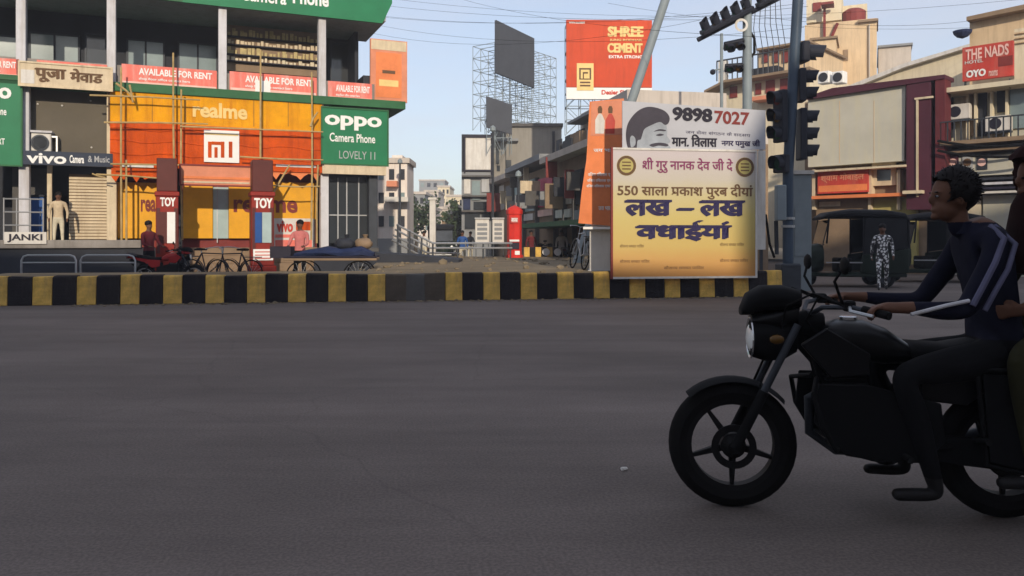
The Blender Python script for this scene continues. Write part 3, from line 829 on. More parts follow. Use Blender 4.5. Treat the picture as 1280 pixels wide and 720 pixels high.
# orange banner wrapped round the white booth beside the banners
FO = Face(19.6, -0.1)
bt = FO.root('police_booth', 'white narrow booth standing on the island under the orange banner', 'booth', 750, 0.0, 0.55)
bt.box(737, 766, 283, 343, -1.3, 0.0).build('wall', 'white_worn', bt.o, bevel=0.02)
B().box(bt.x(739), bt.x(764), 0.02, 1.2, bt.z(750, 283), bt.z(750, 150)).build('upper_wall', 'white_worn', bt.o)
bt.part('base_trim', 'plaster_grey', 735, 768, 338, 343.5, -1.35, 0.04)
bt.part('ledge', 'white', 729, 770, 283.5, 286.5, -1.4, 0.16)
ob = FO.root('election_banner', 'tall orange banner with white lettering hung on the booth beside the portrait banner', 'banner', 755, 0.10, FO.z(755, 283, .1))
b = B(); N = 14
pl = [(737, 127), (780, 123), (778, 200), (772, 283), (723, 279), (727, 240), (733, 200)]
pts = [(ob.x(u), ob.z(u, v)) for u, v in pl]
b.prism(pts, 0.0, 0.03); b.build('cloth', 'orange_cloth', ob.o)
B().prism([(ob.x(u), ob.z(u, v)) for u, v in ((739, 128), (780, 124), (779, 168), (738, 170))], -0.006, -0.001).build('photo_print', 'salmon', ob.o)
for u, m_, hm in ((750, 'white_worn', 'brown_ink'), (763, 'red_sign', 'brown_ink')):
    ob.poly('photo_figure', m_, [(u-6,167),(u-6,150),(u-3,144),(u-1.5,142),(u+1.5,142),(u+3,144),(u+6,151),(u+5,167)], 0.0065, 0.010)
    ob.poly('photo_figure', hm, [(u-2.5,141.5),(u-3,136),(u-1.5,132.5),(u+1.5,132.5),(u+3,136),(u+2.5,141.5)], 0.0065, 0.010)
for v0, v1, u0, u1 in ((215, 221, 735, 770), (223, 228, 734, 768), (230, 235, 733, 765), (186, 190, 742, 772), (258, 263, 748, 766)):
    ob.txt('विजय विशवास एकता' if u0 < 740 else 'जय भारत', u0, u1, v0, v1, 'white', 0.006, bold=0.02)

# ------------------------------------------------------------------ traffic signals, poles, wires
def signal_head(parent, at, rot, n=3, s=1.0, vis=0.30):
    """housing with n lamps along local z, lamps face local -y; one part with lamps as sub-parts"""
    m = Matrix.Translation(at) @ rot.to_matrix().to_4x4()
    h = 0.36*s
    b = B(); b.box(-0.165*s, 0.165*s, -0.1*s, 0.04*s, -h*n/2, h*n/2, m)
    hd = b.build('signal_head', 'signal_black', parent, bevel=0.02*s)
    for k in range(n):
        z = h*(k - (n-1)/2)
        v = B()
        L_ = 18
        for q in range(L_):                    # hooded visor, open below, longer on top
            a0, a1 = R(-40) + R(260)*q/L_, R(-40) + R(260)*(q+1)/L_
            def P(a, y, r): return m @ Vector((math.cos(a)*r, y, z + math.sin(a)*r))
            def ln(a): return -0.1*s - vis*s*(0.72 + 0.28*max(0, math.sin(a)))
            r_ = 0.15*s
            vs = [v.bm.verts.new(p) for p in (P(a0,-.1*s,r_),P(a1,-.1*s,r_),P(a1,ln(a1),r_),P(a0,ln(a0),r_),P(a0,-.1*s,r_*.93),P(a1,-.1*s,r_*.93),P(a1,ln(a1),r_*.93),P(a0,ln(a0),r_*.93))]
            for f in ((0,1,2,3),(7,6,5,4),(3,2,6,7)): v.bm.faces.new([vs[i] for i in f])
        v.build('visor', 'signal_black', hd)
        l = B(); l.ball((0,0,0), (0.135*s, 0.03*s, 0.135*s), 2); bmesh.ops.transform(l.bm, matrix=m @ Matrix.Translation((0, -0.1*s, z)), verts=l.bm.verts)
        l.build('lens', ('lens_green', 'lens_amber', 'lens_red')[k % 3], hd, smooth=True)
    return hd
YP = 19.2
def pw(u, v, Y): return Vector(((u-640)/FPX*Y, Y, CH + (HZ-v)/FPX*Y))
base = pw(985, 0, YP); base.z = 0.0
ts = thing('traffic_signal', 'dark blue traffic signal post carrying stacked black lamp heads with visors', 'traffic signal', base)
def rel(u, v, Y=YP): return pw(u, v, Y) - base
top = rel(999, -30)
B().tube([(0, 0, 0), rel(985, 215), top], 0.125, 12).build('post', 'pole_blue', ts, smooth=True)
B().box(-0.24, 0.24, -0.24, 0.24, -0.02, 0.75).build('base', 'steel_dark', ts, bevel=0.03)
for v in (273, 283): B().lathe([(0.16, -.03), (0.16, .03)], 'Z', rel(985, v), 14).build('clamp', 'steel', ts)
def toR(a=0): return Euler((0, 0, R(90 + a)))
signal_head(ts, rel(1000, 168), toR(0), 3, 1.14, 0.30)
signal_head(ts, rel(1000, 107), toR(-6), 2, 1.10, 0.30)
signal_head(ts, rel(1001, 66), toR(8), 1, 1.35, 0.36)
signal_head(ts, rel(976, 146) + Vector((0, -0.05, 0)), Euler((0, 0, R(-70))), 3, 1.15, 0.22)
signal_head(ts, rel(977, 205) + Vector((0, -0.05, 0)), Euler((0, 0, R(-60))), 1, 1.2, 0.2)
B().box(rel(966, 0).x, rel(978, 0).x, -0.3, -0.1, rel(0, 276).z, rel(0, 232).z).build('control_box', 'pole_grey', ts, bevel=0.02)
B().tube([rel(970, 276), rel(971, 318)], 0.05, 8).build('conduit', 'steel_dark', ts)
B().tube([rel(957, 268), rel(962, 305), rel(968, 322)], 0.03, 6).build('cable', 'rubber', ts)
# grey pillar cabinet behind the post
gc = thing('service_cabinet', 'tall pale grey service cabinet behind the dark blue signal post', 'cabinet', (pw(1003, 0, 20.6).x, 20.6, 0))
B().box(-0.24, 0.24, 0, 0.45, -0.02, 3.0).build('case', 'pole_grey', gc, bevel=0.02)
B().box(-0.29, 0.29, -0.05, 0.5, 3.003, 3.1).build('cap', 'white_worn', gc)
B().box(-0.2, 0.2, -0.02, -0.003, 0.9, 2.1).build('door', 'pole_grey', gc)
# second pole with the tilted head on its arm
Y2 = 24.0
b2 = pw(934, 0, Y2); b2.z = 0
sp = thing('signal_mast', 'grey mast behind the banners with a slanted row of signal visors on its arm', 'traffic signal', b2)
def rel2(u, v, Y=Y2): return pw(u, v, Y) - b2
B().tube([(0, 0, 0), rel2(934, -30)], 0.15, 12, 0.13).build('mast', 'pole_grey', sp, smooth=True)
dirv = (rel2(978, -4) - rel2(874, 50)).normalized()
B().tube([rel2(872, 50), rel2(985, -8)], 0.07, 8).build('arm', 'signal_black', sp)
ang = math.atan2(dirv.z, dirv.x)
for u, n in ((908, 5), (956, 2)):
    c = rel2(u, 28 if n == 5 else 4) + Vector((0, -0.1, 0))
    az_ = Vector((math.cos(ang), 0, math.sin(ang))); ay_ = -Vector((-math.sin(ang)*.92, -.38, math.cos(ang)*.92)); ax_ = ay_.cross(az_)
    rot = Matrix((ax_, ay_, az_)).transposed()
    signal_head(sp, c, rot.to_euler(), n, 0.95 if n == 5 else 0.8, 0.36)
signal_head(sp, rel2(917, 55), Matrix(Matrix.Rotation(R(78), 4, 'Y') @ Matrix.Rotation(R(50), 4, 'Z')).to_euler(), 2, 0.85, 0.2)
signal_head(sp, rel2(917, 84), Matrix(Matrix.Rotation(R(86), 4, 'Y') @ Matrix.Rotation(R(40), 4, 'Z')).to_euler(), 2, 0.75, 0.16)
B().lathe([(0.19, 0), (0.20, -0.03), (0.13, -0.03), (0.13, 0)], 'Y', rel2(925, 33) + Vector((0, -.12, 0)), 18, closed=True).build('clamp_ring', 'white_worn', sp)
b = B(); b.tube([rel2(938, 40), rel2(943, 48), rel2(943, 66), rel2(938, 72)], 0.04, 7); b.build('cable_loop', 'rubber', sp)
for k in range(6):
    u = 945 + k*6; v = 6 - k*2
    B().tube([rel2(u, v), rel2(u - 3 + k, v + 30), rel2(u + 2 + k, v + 62)], 0.012, 5).build('hanging_cable', 'steel_dark', sp)
# short far post left of the mast
fp = thing('roof_post', 'short grey post with a side lamp standing left of the slanted visors', 'post', (pw(902, 0, 30).x, 30, 0))
B().tube([(0, 0, 0), (0, 0, pw(902, 42, 30).z)], 0.06, 8).build('shaft', 'pole_grey', fp)
B().ball((-0.33, 0, pw(890, 90, 30).z), 0.11, 2).build('lamp', 'signal_black', fp); B().tube([(0,0,pw(890, 86, 30).z), (-0.33, 0, pw(890, 88, 30).z)], 0.03, 6).build('bracket', 'pole_grey', fp)
# leaning street light pole
Y3 = 26.0
a3 = pw(778, 160, Y3); e3 = pw(845, -40, Y3)
g3 = a3 + (a3 - e3) * (a3.z / (e3.z - a3.z)); 
lp = thing('leaning_pole', 'pale grey steel pole leaning to the right behind the portrait banner', 'pole', g3)
B().tube([(0,0,-.02), e3 - g3], 0.17, 12, 0.14).build('shaft', 'pole_grey', lp, smooth=True)
B().lathe([(0.3, -0.02), (0.3, 0.12)], 'Z', (0, 0, 0), 12).build('base', 'concrete', lp)
# thin overhead wires
wl = 'thin black overhead wire strung across the pale sky'
for (u0, v0, u1, v1, Y0, Y1, sag) in ((380, -8, 1010, 22, 40, 24, .5), (380, 6, 1010, 8, 40, 24, .7), (420, 14, 1005, 4, 40, 24, .6), (430, 22, 1005, 34, 42, 24, .8), (420, 30, 900, 20, 42, 26, 1.0),
                                      (470, -4, 1290, -2, 38, 30, .8), (760, 4, 1290, 30, 36, 34, .6), (930, 18, 1290, 12, 24.2, 34, .5), (560, -6, 1000, 48, 40, 19.4, .4)):
    a, e = pw(u0, v0, Y0), pw(u1, v1, Y1)
    mid = (a + e)/2
    pts = [a.lerp(e, i/14) - Vector((0, 0, sag*4*(i/14)*(1-i/14))) - mid for i in range(15)]
    o = B().tube(pts, 0.0055, 5).build('overhead_wire', 'rubber', loc=mid)
    tag(o, wl, 'wire', 'overhead wires')

# ------------------------------------------------------------------ centre: roofs, billboards and the side street
FG = Face(56.0, 0.0)
gw = FG.root('grey_building', 'tall bare grey concrete building carrying the billboard frames', 'building', 655)
gw.box(616, 702, 158, 334, -9, 0).build('wall', 'grey_wall', gw.o)
gw.part('roof', 'dark_concrete', 614, 704, 154, 157.8, -9.2, 0.25)
for u0, u1, v0, v1 in ((620, 624, 185, 205), (621, 625, 207, 214), (632, 639, 200, 214)):
    gw.part('window', 'glass_dark', u0, u1, v0, v1, 0.003, 0.05)
gw.part('side_pipe', 'dark_wall', 690.5, 693.5, 164, 215, 0.003, 0.2)
gw.part('ledge', 'far_grey', 618, 648, 173, 176, 0.003, 0.5)
FH = Face(54.0, 0.06)
cb = FH.root('corner_block', 'dark corner shop block with a blank white hoarding on its upper floor', 'building', 600)
cb.box(577, 616, 215, 334, -6, 0).build('wall', 'far_grey', cb.o)
cb.box(577, 616, 168, 214.8, -6, -0.3).build('upper_wall', 'dark_wall', cb.o)
cb.part('hoarding_panel', 'white_worn', 582, 613.5, 172, 212, -0.29, 0.05)
for a in ((580, 581.8, 169, 216), (613.7, 616, 166, 218)): cb.part('hoarding_frame', 'ink_black', *a, -0.29, 0.15)
for a in ((581.9, 613.6, 169, 171.8), (581.9, 613.6, 212.2, 214)): cb.part('hoarding_frame', 'ink_black', *a, -0.29, 0.15)
for u0, u1, v0, v1, m_ in ((580, 588, 224, 242, 'white_worn'), (590, 600, 226, 250, 'glass_grey'), (602, 613, 222, 240, 'plaster_grey'), (592, 612, 252, 262, 'glass_dark'), (579, 588, 247, 262, 'blue_tarp'), (602, 613, 264, 276, 'dark_wall'), (581, 600, 266, 286, 'glass_dark')):
    cb.part('shop_panel', m_, u0, u1, v0, v1, 0.003, 0.12)
for v in (219, 244, 263): cb.part('ledge', 'dark_concrete', 577, 616, v, v + 2, 0.003, 0.5)
# lower shop row receding along the side street
FC = Face(49.7, -4.9)
sr = FC.root('side_street_shops', 'weathered shop row along the side street with teal shutters and a magenta cloth', 'building', 700)
ex = sr.x(776)
B().box(sr.x(616), ex, 0.0, 6, -0.02, 5.0).build('wall', 'brown_wall', sr.o)
for u0, u1, z_, m_ in ((614, 645, 5.003, 'far_wall'), (645.4, 691, 5.25, 'far_grey'), (691.4, 776, 5.003, 'far_wall')):
    B().box(sr.x(u0), min(ex, sr.x(u1)), -0.7, 6, z_, z_ + .3).build('roof_slab', m_, sr.o)
rn_ = random.Random(5)
for k in range(16):
    u = 622 + k*7.2; dd = rn_.uniform(.5, 1.3); zc = rn_.uniform(2.6, 4.6)
    m_ = rn_.choice(['maroon_red', 'plaster_grey', 'far_grey', 'beige_sign', 'far_grey', 'brown_wall', 'dark_concrete', 'dark_wall'])
    B().box(sr.x(u), sr.x(u) + .12, -dd, -.21, zc, zc + rn_.uniform(.5, 1.3)).build('projecting_board', m_, sr.o)
for k in range(9):
    u = 690 + k*7; z_ = rn_.uniform(5.65, 6.3)
    B().box(sr.x(u), sr.x(u) + rn_.uniform(.6, 1.6), rn_.uniform(.2, .6), 1.4, 5.56, z_).build('roof_clutter', rn_.choice(['far_wall', 'dark_wall', 'brown_wall', 'white_worn']), sr.o)
B().box(sr.x(690), sr.x(741), 1.5, 6, 5.353, 7.6).build('upper_wall', 'far_wall', sr.o)
for u0, u1, v0, v1, m_ in ((642, 651, 228, 264, 'teal_shutter'), (656, 667, 225, 264, 'teal_shutter'), (672, 690, 222, 258, 'magenta'), (693, 701, 222, 256, 'salmon'), (705, 714, 215, 255, 'far_wall'), (717, 728, 212, 256, 'dark_wall'), (624, 630, 232, 262, 'white_worn'), (632, 639, 232, 262, 'far_grey'), (734, 752, 200, 256, 'far_wall')):
    sr.part('shutter_panel', m_, u0, u1, v0, v1, 0.003, 0.08)
for u0, u1, v0, v1, m_ in ((644, 666, 268, 276, 'white_worn'), (672, 690, 262, 270, 'pink_pale'), (694, 712, 262, 272, 'white_worn'), (714, 732, 262, 274, 'far_grey')):
    sr.part('shop_board', m_, u0, u1, v0, v1, 0.003, 0.16)
for u in (640, 653, 669, 692, 703, 715.5, 730): sr.part('pier', 'dark_concrete', u - .6, u + .6, 222, 310, 0.003, 0.2)
sr.part('awning', 'green_dark', 640, 735, 277, 283, 0.003, 1.8)
for u0, u1, v0, v1 in ((697, 703, 172, 188), (708, 715, 166, 184), (722, 731, 158, 178)):
    dd = -1.5
    x0, x1 = sr.x(u0, dd), sr.x(u1, dd)
    f = B().box(x0, x1, 1.42, 1.497, 5.7, 6.8).build('window', 'dark_wall', sr.o)
B().box(sr.x(692), sr.x(741), 0.7, 1.497, 7.0, 7.12).build('sun_shade', 'far_grey', sr.o)

def lattice(par, x0, x1, y0, y1, z0, z1, nx, ny, nz_, r=0.024, m='pole_grey'):
    b = B()
    xs = [x0 + (x1-x0)*i/nx for i in range(nx+1)]; ys = [y0 + (y1-y0)*i/max(1,ny) for i in range(ny+1)] ; zs = [z0 + (z1-z0)*i/nz_ for i in range(nz_+1)]
    for x in xs:
        for y in ys: b.tube([(x,y,z0),(x,y,z1)], r, 5)
    for z in zs[1:]:
        for y in ys: b.tube([(x0,y,z),(x1,y,z)], r, 5)
        for x in xs: b.tube([(x,y0,z),(x,y1,z)], r, 5)
    for i in range(nx):
        for k in range(nz_):
            for y in ys:
                p = (xs[i], y, zs[k]), (xs[i+1], y, zs[k+1])
                if (i + k) % 2: p = (xs[i], y, zs[k+1]), (xs[i+1], y, zs[k])
                b.tube(p, r*.7, 5)
    o = b.build('lattice', m, par); stuff(o); return o
FD = Face(56.5, 1.35)
d1 = FD.root('billboard', 'large blank dark billboard back on a steel lattice over the grey building', 'billboard', 645, 0, FD.z(645, 157), 'rooftop billboards')
d1.poly('panel', 'hoarding_back', [(620.5, 25), (668, 48), (668, 110), (620.5, 91)], -0.15, 0)
x0, x1 = d1.x(622), d1.x(668)
lattice(d1.o, x0, x1, 0.25, 2.2, -0.4, d1.z(645, 60), 5, 1, 7)
d2 = FD.root('billboard', 'bare steel billboard lattice beside the large dark billboard', 'billboard', 684, -.4, FD.z(684, 157), 'rooftop billboards')
lattice(d2.o, d2.x(669), d2.x(698), 0.2, 2.4, -0.5, d2.z(684, 68), 4, 1, 8)
FE = Face(53.6, 0.2)
d3 = FE.root('billboard', 'small dark billboard panel low at the left end of the billboard frames', 'billboard', 624, 0, FE.z(624, 166), 'rooftop billboards')
d3.poly('panel', 'hoarding_back', [(608, 120), (640, 131), (640, 168), (608, 159)], -0.15, 0)
lattice(d3.o, d3.x(609), d3.x(640), 0.2, 0.9, -1.4, d3.z(624, 130), 3, 1, 3)
FS = Face(46.0, 0.03)
d4 = FS.root('billboard', 'orange cement billboard with pale yellow lettering and a small logo panel', 'billboard', 760, 0, FS.z(760, 125), 'rooftop billboards')
d4.part('panel', 'cement_orange', 708, 815, 25, 109, -0.25, 0)
d4.part('white_band', 'white', 708, 815, 109.6, 124, -0.25, 0.02)
d4.txt('SHREE', 760, 804, 33, 46, 'ink_gold', 0.02, bold=0.06)
d4.txt('JUNG RODHAK', 762, 803, 48.5, 52, 'ink_gold', 0.02, bold=0.03)
d4.txt('CEMENT', 759.5, 803, 54, 66, 'ink_gold', 0.02, bold=0.06)
d4.txt('EXTRA STRONG', 761, 803, 69, 73, 'white', 0.02, bold=0.03)
d4.txt('www.cement', 711, 731, 26.5, 29.5, 'white', 0.02, bold=0.03)
lp_ = d4.part('logo_panel', 'ink_gold', 721, 742, 79, 113, 0.001, 0.05)
for a in ((724, 739, 85, 87), (724, 726, 87.1, 98), (737, 739, 87.1, 98), (728.5, 735, 90, 92), (728.5, 730, 92.1, 98), (724, 739, 98.1, 99.5), (725, 738, 102, 104), (725, 738, 106, 108)):
    d4.part('logo_bar', 'brown_ink', *a, 0.051, 0.06)
d4.txt('Dealer Shop', 752, 790, 112.5, 120, 'ink_red', 0.03, bold=0.04)
lattice(d4.o, d4.x(709), d4.x(815), 0.35, 1.3, -1.9, d4.z(760, 28), 6, 1, 8)
# white kiosks, red booth, lamp posts at the street mouth
FW = Face(33.5, 0.05)
for u0, u1, lab in ((594, 611.5, 'white notice kiosk, the left one of the pair behind the pipe railing'), (615.5, 630, 'white notice kiosk, the right one of the pair beside the red booth')):
    k = FW.root('notice_kiosk', lab, 'kiosk', (u0+u1)/2, 0, 0.56, 'white notice kiosks')
    k.part('case', 'white_worn', u0, u1, 274, 304, -0.25, 0, bevel=0.02)
    for j in range(4): k.part('notice', 'far_grey', u0 + 2.5, u1 - 2.5, 279 + j*5.6, 282.6 + j*5.6, 0.002, 0.012)
    k.part('top', 'plaster_grey', u0 - .6, u1 + .6, 272, 273.8, -0.3, 0.06)
    for u in (u0 + 1, u1 - 1): k.part('leg', 'steel_dark', u - .5, u + .5, 304.2, 322, -0.18, -0.12)
FR = Face(33.0, 0.0)
rk = FR.root('red_booth', 'tall narrow red booth with a white emblem beside the white kiosks', 'booth', 643, 0, 0.56)
B().lathe([(0.36, 0), (0.36, 0.10), (0.30, 0.12), (0.30, 1.75), (0.34, 1.8), (0.34, 1.95), (0.25, 2.05), (0.1, 2.12), (0.02, 2.15)], 'Z', (0, 0, 0), 8).build('shell', 'red', rk.o)
B().box(-0.16, 0.16, -0.335, -0.302, 1.42, 1.66).build('emblem_plate', 'red_sign', rk.o)
lettering(rk.o, 'आपका', -0.13, 0.13, 1.46, 1.62, 'white', y=-0.338, bold=0.04)
B().box(-0.2, 0.2, -0.33, -0.302, 0.35, 0.62).build('window', 'ink_black', rk.o)
B().box(-0.2, 0.2, -0.335, -0.302, 0.66, 0.74).build('stripe', 'white', rk.o)
B().box(0.02, 0.22, -0.335, -0.302, 0.12, 0.28).build('stripe', 'white', rk.o)
b = B()
for j in range(9): b.box(-0.3 + .07*j, -0.27 + .07*j, -.02, .02, 2.0, 2.0 + .25*random.random())
b.build('crest', 'maroon_red', rk.o)
for u, v, Y, lab in ((616, 165, 36, 'thin dark lamp post between the two white kiosks'), (648, 222, 34, 'thin dark post rising behind the red booth'), (500, 205, 44, 'thin dark lamp post in front of the white corner house')):
    p = pw(u, 0, Y); p.z = 0
    l = thing('lamp_post', lab, 'lamp post', p)
    h = pw(u, v, Y).z
    B().tube([(0,0,0),(0,0,h)], 0.075, 8, 0.05).build('shaft', 'steel_dark', l)
    B().lathe([(0.05, h), (0.14, h+.06), (0.12, h+.22), (0.03, h+.3)], 'Z', (0,0,0), 10).build('lamp', 'pole_grey', l)
# striped block and two white discs behind the island
FT = Face(34.6, 0.0)
bl = FT.root('low_barrier', 'low yellow and black striped barrier with round white reflectors', 'barrier', 675, 0, 0.56)
for k in range(6): bl.part('block', 'kerb_yellow' if k % 2 == 0 else 'kerb_black', 655 + k*7.2, 661.9 + k*7.2, 309, 322, -0.3, 0)
for u in (682.5, 697):
    B().lathe([(0.16, -0.02), (0.16, -0.05)], 'Y', (bl.x(u), 0, bl.z(u, 315)), 16).build('reflector', 'white', bl.o)

# pipe railing of the ramp at the corner of the shop building
rp = thing('pipe_railing', 'steel pipe railing sloping down from the corner shop and running level behind the island', 'railing', pw(540, HZ, 30.5).xy.to_3d())
ro = pw(540, HZ, 30.5).xy.to_3d()
def rr(u, v, Y): return pw(u, v, Y) - ro
for k, (a, e, f_) in enumerate((((496, 281), (541, 304), (640, 304)), ((494, 287), (538, 310), (640, 310)), ((492, 294), (534, 316), (575, 317)), ((490, 300), (528, 321), None))):
    pts = [rr(*a, 29.5), rr(*e, 30.5)] + ([rr(*f_, 32.0)] if f_ else [])
    B().tube(pts, 0.04, 7).build('pipe', 'steel', rp, smooth=True)
for u, v, Y in ((497, 281, 29.5), (512, 289, 29.8), (527, 297, 30.2), (541, 304, 30.5), (572, 304, 31), (604, 304, 31.5), (638, 304, 32)):
    t_ = rr(u, v, Y); 
    B().tube([(t_.x, t_.y, -ro.z), t_], 0.035, 7).build('post', 'steel_dark', rp)
# dark stone ramp below it
rm = thing('stone_ramp', 'low dark stone ramp in front of the corner shop', 'ramp', (-4.2, 26.2, 0))
X0 = -6.6 - -4.2
B().prism([(pw(392, 0, 26.2).x + 4.2, 0), (pw(574, 0, 26.2).x + 4.2, 0), (pw(574, 0, 26.2).x + 4.2, 0.66), (pw(520, 0, 26.2).x + 4.2, 0.80), (pw(392, 0, 26.2).x + 4.2, 0.98)], 0, 1.9).build('slab', 'dark_wall', rm, bevel=0.02)

# distant buildings and trees of the side street
def far_block(name, label, u0, u1, v0, Y, m_, win=(0,0), depth=10, vb=332, group='far street buildings'):
    F = Face(Y, 0.0)
    h = F.root(name, label, 'building', (u0+u1)/2, 0, 0, group)
    h.box(u0, u1, v0, HZ, -depth, 0).build('upper_wall', m_, h.o)
    B().box(h.x(u0), h.x(u1), 0.0, depth, -0.02, CH - 0.003).build('wall', 'far_grey', h.o)
    B().box(h.x(u0) - .15, h.x(u1) + .15, -0.15, depth, h.z(u0, v0) + .003, h.z(u0, v0) + .3).build('roof', 'far_wall', h.o)
    nx, nz_ = win
    for i in range(nx):
        for j in range(nz_):
            ua = u0 + (u1-u0)*(i+.25)/nx; ub = u0 + (u1-u0)*(i+.75)/nx
            va = v0 + (HZ-6-v0)*(j+.25)/nz_; vb_ = v0 + (HZ-6-v0)*(j+.7)/nz_
            h.part('window', 'dark_wall' if (i+j) % 3 else 'glass_grey', ua, ub, va, vb_, 0.003, 0.05)
    return h
fb = far_block('corner_house', 'pale pinkish white corner house past the end of the shop building', 470, 509, 204, 46, 'white_wall', (3, 3), depth=3, group=None)
fb.part('balcony', 'white_worn', 480, 510, 246, 252, 0.003, 1.2); fb.part('balcony', 'salmon', 483, 496, 226, 233, 0.003, .7)
fb.part('penthouse', 'white_wall', 490, 503, 194, 203.2, -5, -1)
far_block('far_building', 'tall hazy grey far building closing the end of the street', 524, 556, 226, 190, 'far_grey', (4, 6))
far_block('far_building', 'tiny pale far building beside the gate post, with a flat parapet', 545, 560, 262, 78, 'white_wall', (2, 2))
far_block('far_building', 'salmon painted low far building beside the small tree', 558, 570, 258, 84, 'salmon', (2, 2))
far_block('far_building', 'dark grey far building right of the pale corner house', 508, 531, 243, 85, 'far_grey', (3, 3))
far_block('far_building', 'narrow far building with a flat cream front above the street', 531, 548, 240, 120, 'far_wall', (3, 4))
far_block('far_building', 'cream far building at the end of the street', 547, 562, 234, 140, 'cream_wall', (3, 5))
far_block('far_building', 'low cream far building beside the dark corner shop block', 559, 580, 246, 110, 'cream_wall', (3, 3))
far_block('far_building', 'pale far building with many small windows half way down the street', 520, 541, 262, 70, 'white_wall', (4, 2))
far_block('far_building', 'brownish low far building in front of the cream ones', 552, 579, 268, 66, 'brown_wall', (4, 2))
gp_ = thing('gate_post', 'pale square gate post standing in the side street', 'post', (pw(541, 0, 42).x, 42, 0))
B().box(-.16, .16, -.16, .16, -.02, pw(0, 250, 42).z).build('shaft', 'white_worn', gp_, bevel=.02)
B().box(-.22, .22, -.22, .22, pw(0, 250, 42).z + .003, pw(0, 247, 42).z).build('cap', 'white_worn', gp_)

def tree(label, u, Y, h, w_, seed, group):
    rnd = random.Random(seed)
    p = pw(u, 0, Y); p.z = 0
    t = thing('street_tree', label, 'tree', p, 0, group)
    B().tube([(0,0,-.05),(0.1,0,h*.3),(0.0,0.1,h*.62)], 0.16, 7, 0.06).build('trunk', 'bark', t)
    b = B()
    cl = [Vector((rnd.gauss(0, w_*.36), rnd.gauss(0, w_*.36), h*.62 + rnd.gauss(0, h*.17))) for _ in range(26)]
    for c in cl:
        for _ in range(46):
            q = c + Vector((rnd.gauss(0, w_*.11), rnd.gauss(0, w_*.11), rnd.gauss(0, w_*.10)))
            a = Vector((rnd.uniform(-1,1), rnd.uniform(-1,1), rnd.uniform(-1,1))).normalized(); e = a.orthogonal()
            s = rnd.uniform(.10, .2)
            vs = [b.bm.verts.new(q + v) for v in (a*s, e*s*.5, -a*s, -e*s*.5)]
            b.bm.faces.new(vs)
    stuff(b.build('crown', 'leaf', t))
tree('dark green tree in front of the grey far building', 519, 60, 4.6, 2.4, 3, 'trees in the side street')
tree('small tree beside the dark corner block', 571, 57, 3.9, 1.6, 5, 'trees in the side street')

# ------------------------------------------------------------------ right side of the junction
FX = Face(45.4, -1.0)
mr = FX.root('maroon_shop_building', 'maroon framed shop building with a large blank cream hoarding on its upper floor', 'building', 1090)
xa, xb = mr.x(1006), mr.x(1182)
zsl = mr.z(1090, 208); ztp = mr.z(1090, 108)
B().box(xa, xb, 0.0, 9, -0.02, ztp - .3).build('wall', 'brown_wall', mr.o)
mr.poly('frame_top', 'maroon', [(1008,121),(1040,110),(1181,93),(1181,98),(1008,124.5)], -0.3, 0.75)
mr.poly('hoarding_panel', 'cream_panel', [(1010,125),(1132,103),(1130,201),(1010,209)], 0.003, 0.55)
for u in (1049, 1092): mr.poly('panel_joint', 'beige_wall', [(u, 126),(u+.8, 126),(u+.8, 204),(u, 204)], 0.551, 0.558)
mr.poly('frame_side', 'maroon', [(1133,101),(1163,98),(1163,262),(1133,262)], 0.003, 0.7)
mr.poly('frame_side', 'maroon_side', [(1169,97),(1181,96),(1181,262),(1169,262)], 0.003, 0.7)
mr.part('slot_window', 'glass_dark', 1148, 1169, 126, 250, 0.003, 0.3)
mr.part('slot_trim', 'column_cream', 1145, 1147.5, 124, 246, 0.701, 0.76); mr.part('slot_trim', 'column_cream', 1143, 1166, 121, 123.5, 0.701, 0.78)
mr.part('ledge', 'orange_cloth', 1012, 1126, 243, 247, 0.003, 0.9)
mr.part('ledge', 'column_cream', 1128, 1152, 238, 242, 0.003, 1.0)
mr.part('canopy', 'column_cream', 1006, 1132, 209.5, 212, 0.003, 0.8)
window(mr.o, mr, 1091, 1121, 201, 232, 0.12, 1, pane='glass_dark', frm='column_cream', depth=0.11, bar=0.18)
for u in (1017, 1087, 1123): mr.part('post', 'column_cream', u - 2, u + 2, 212, 262, 0.003, 0.4)
mr.part('shop_front', 'olive_yellow', 1090, 1146, 247, 330, 0.003, 0.2)
mr.part('shop_front', 'brown_wall', 1020, 1085, 247, 330, 0.003, 0.2)
mr.part('shop_band', 'beige_sign', 1024, 1050, 252, 258, 0.201, 0.24)
rs = sign(FX, 'weathered red shop sign under the cream hoarding, between cream posts', 1022, 1085, 213, 241, 0.5, 'red_sign', 0.2)
rs.txt('श्याम मोबाइल', 1026, 1080, 216, 228, 'salmon', 0.01, bold=0.03); rs.part('stripe', 'orange_cloth', 1023, 1084, 231, 239, 0.001, 0.01)
# light metal roof behind the maroon frame
tr = FX.root('sheet_roof_house', 'low cream house with a light sloping sheet roof behind the maroon frame', 'building', 1130, -9.5)
tr.poly('gable_wall', 'cream_wall', [(1020,128),(1130,82),(1212,58),(1215,310),(1020,310)], -6, 0)
tr.poly('roof_sheet', 'white_worn', [(1018,124),(1130,79),(1214,54),(1214,58),(1130,84),(1018,130)], -6.2, 0.35)
for u in (1029, 1047):
    vb_ = tr.part('vent_block', 'white', u - 7, u + 7, 89, 104, 0.36, 0.9, bevel=.03)
    B().lathe([(0.24, -0.91), (0.24, -0.93)], 'Y', (tr.x(u, tr.d + .9), 0, tr.z(u, 96.5, tr.d + .9)), 16).build('vent_hole', 'dark_wall', vb_)
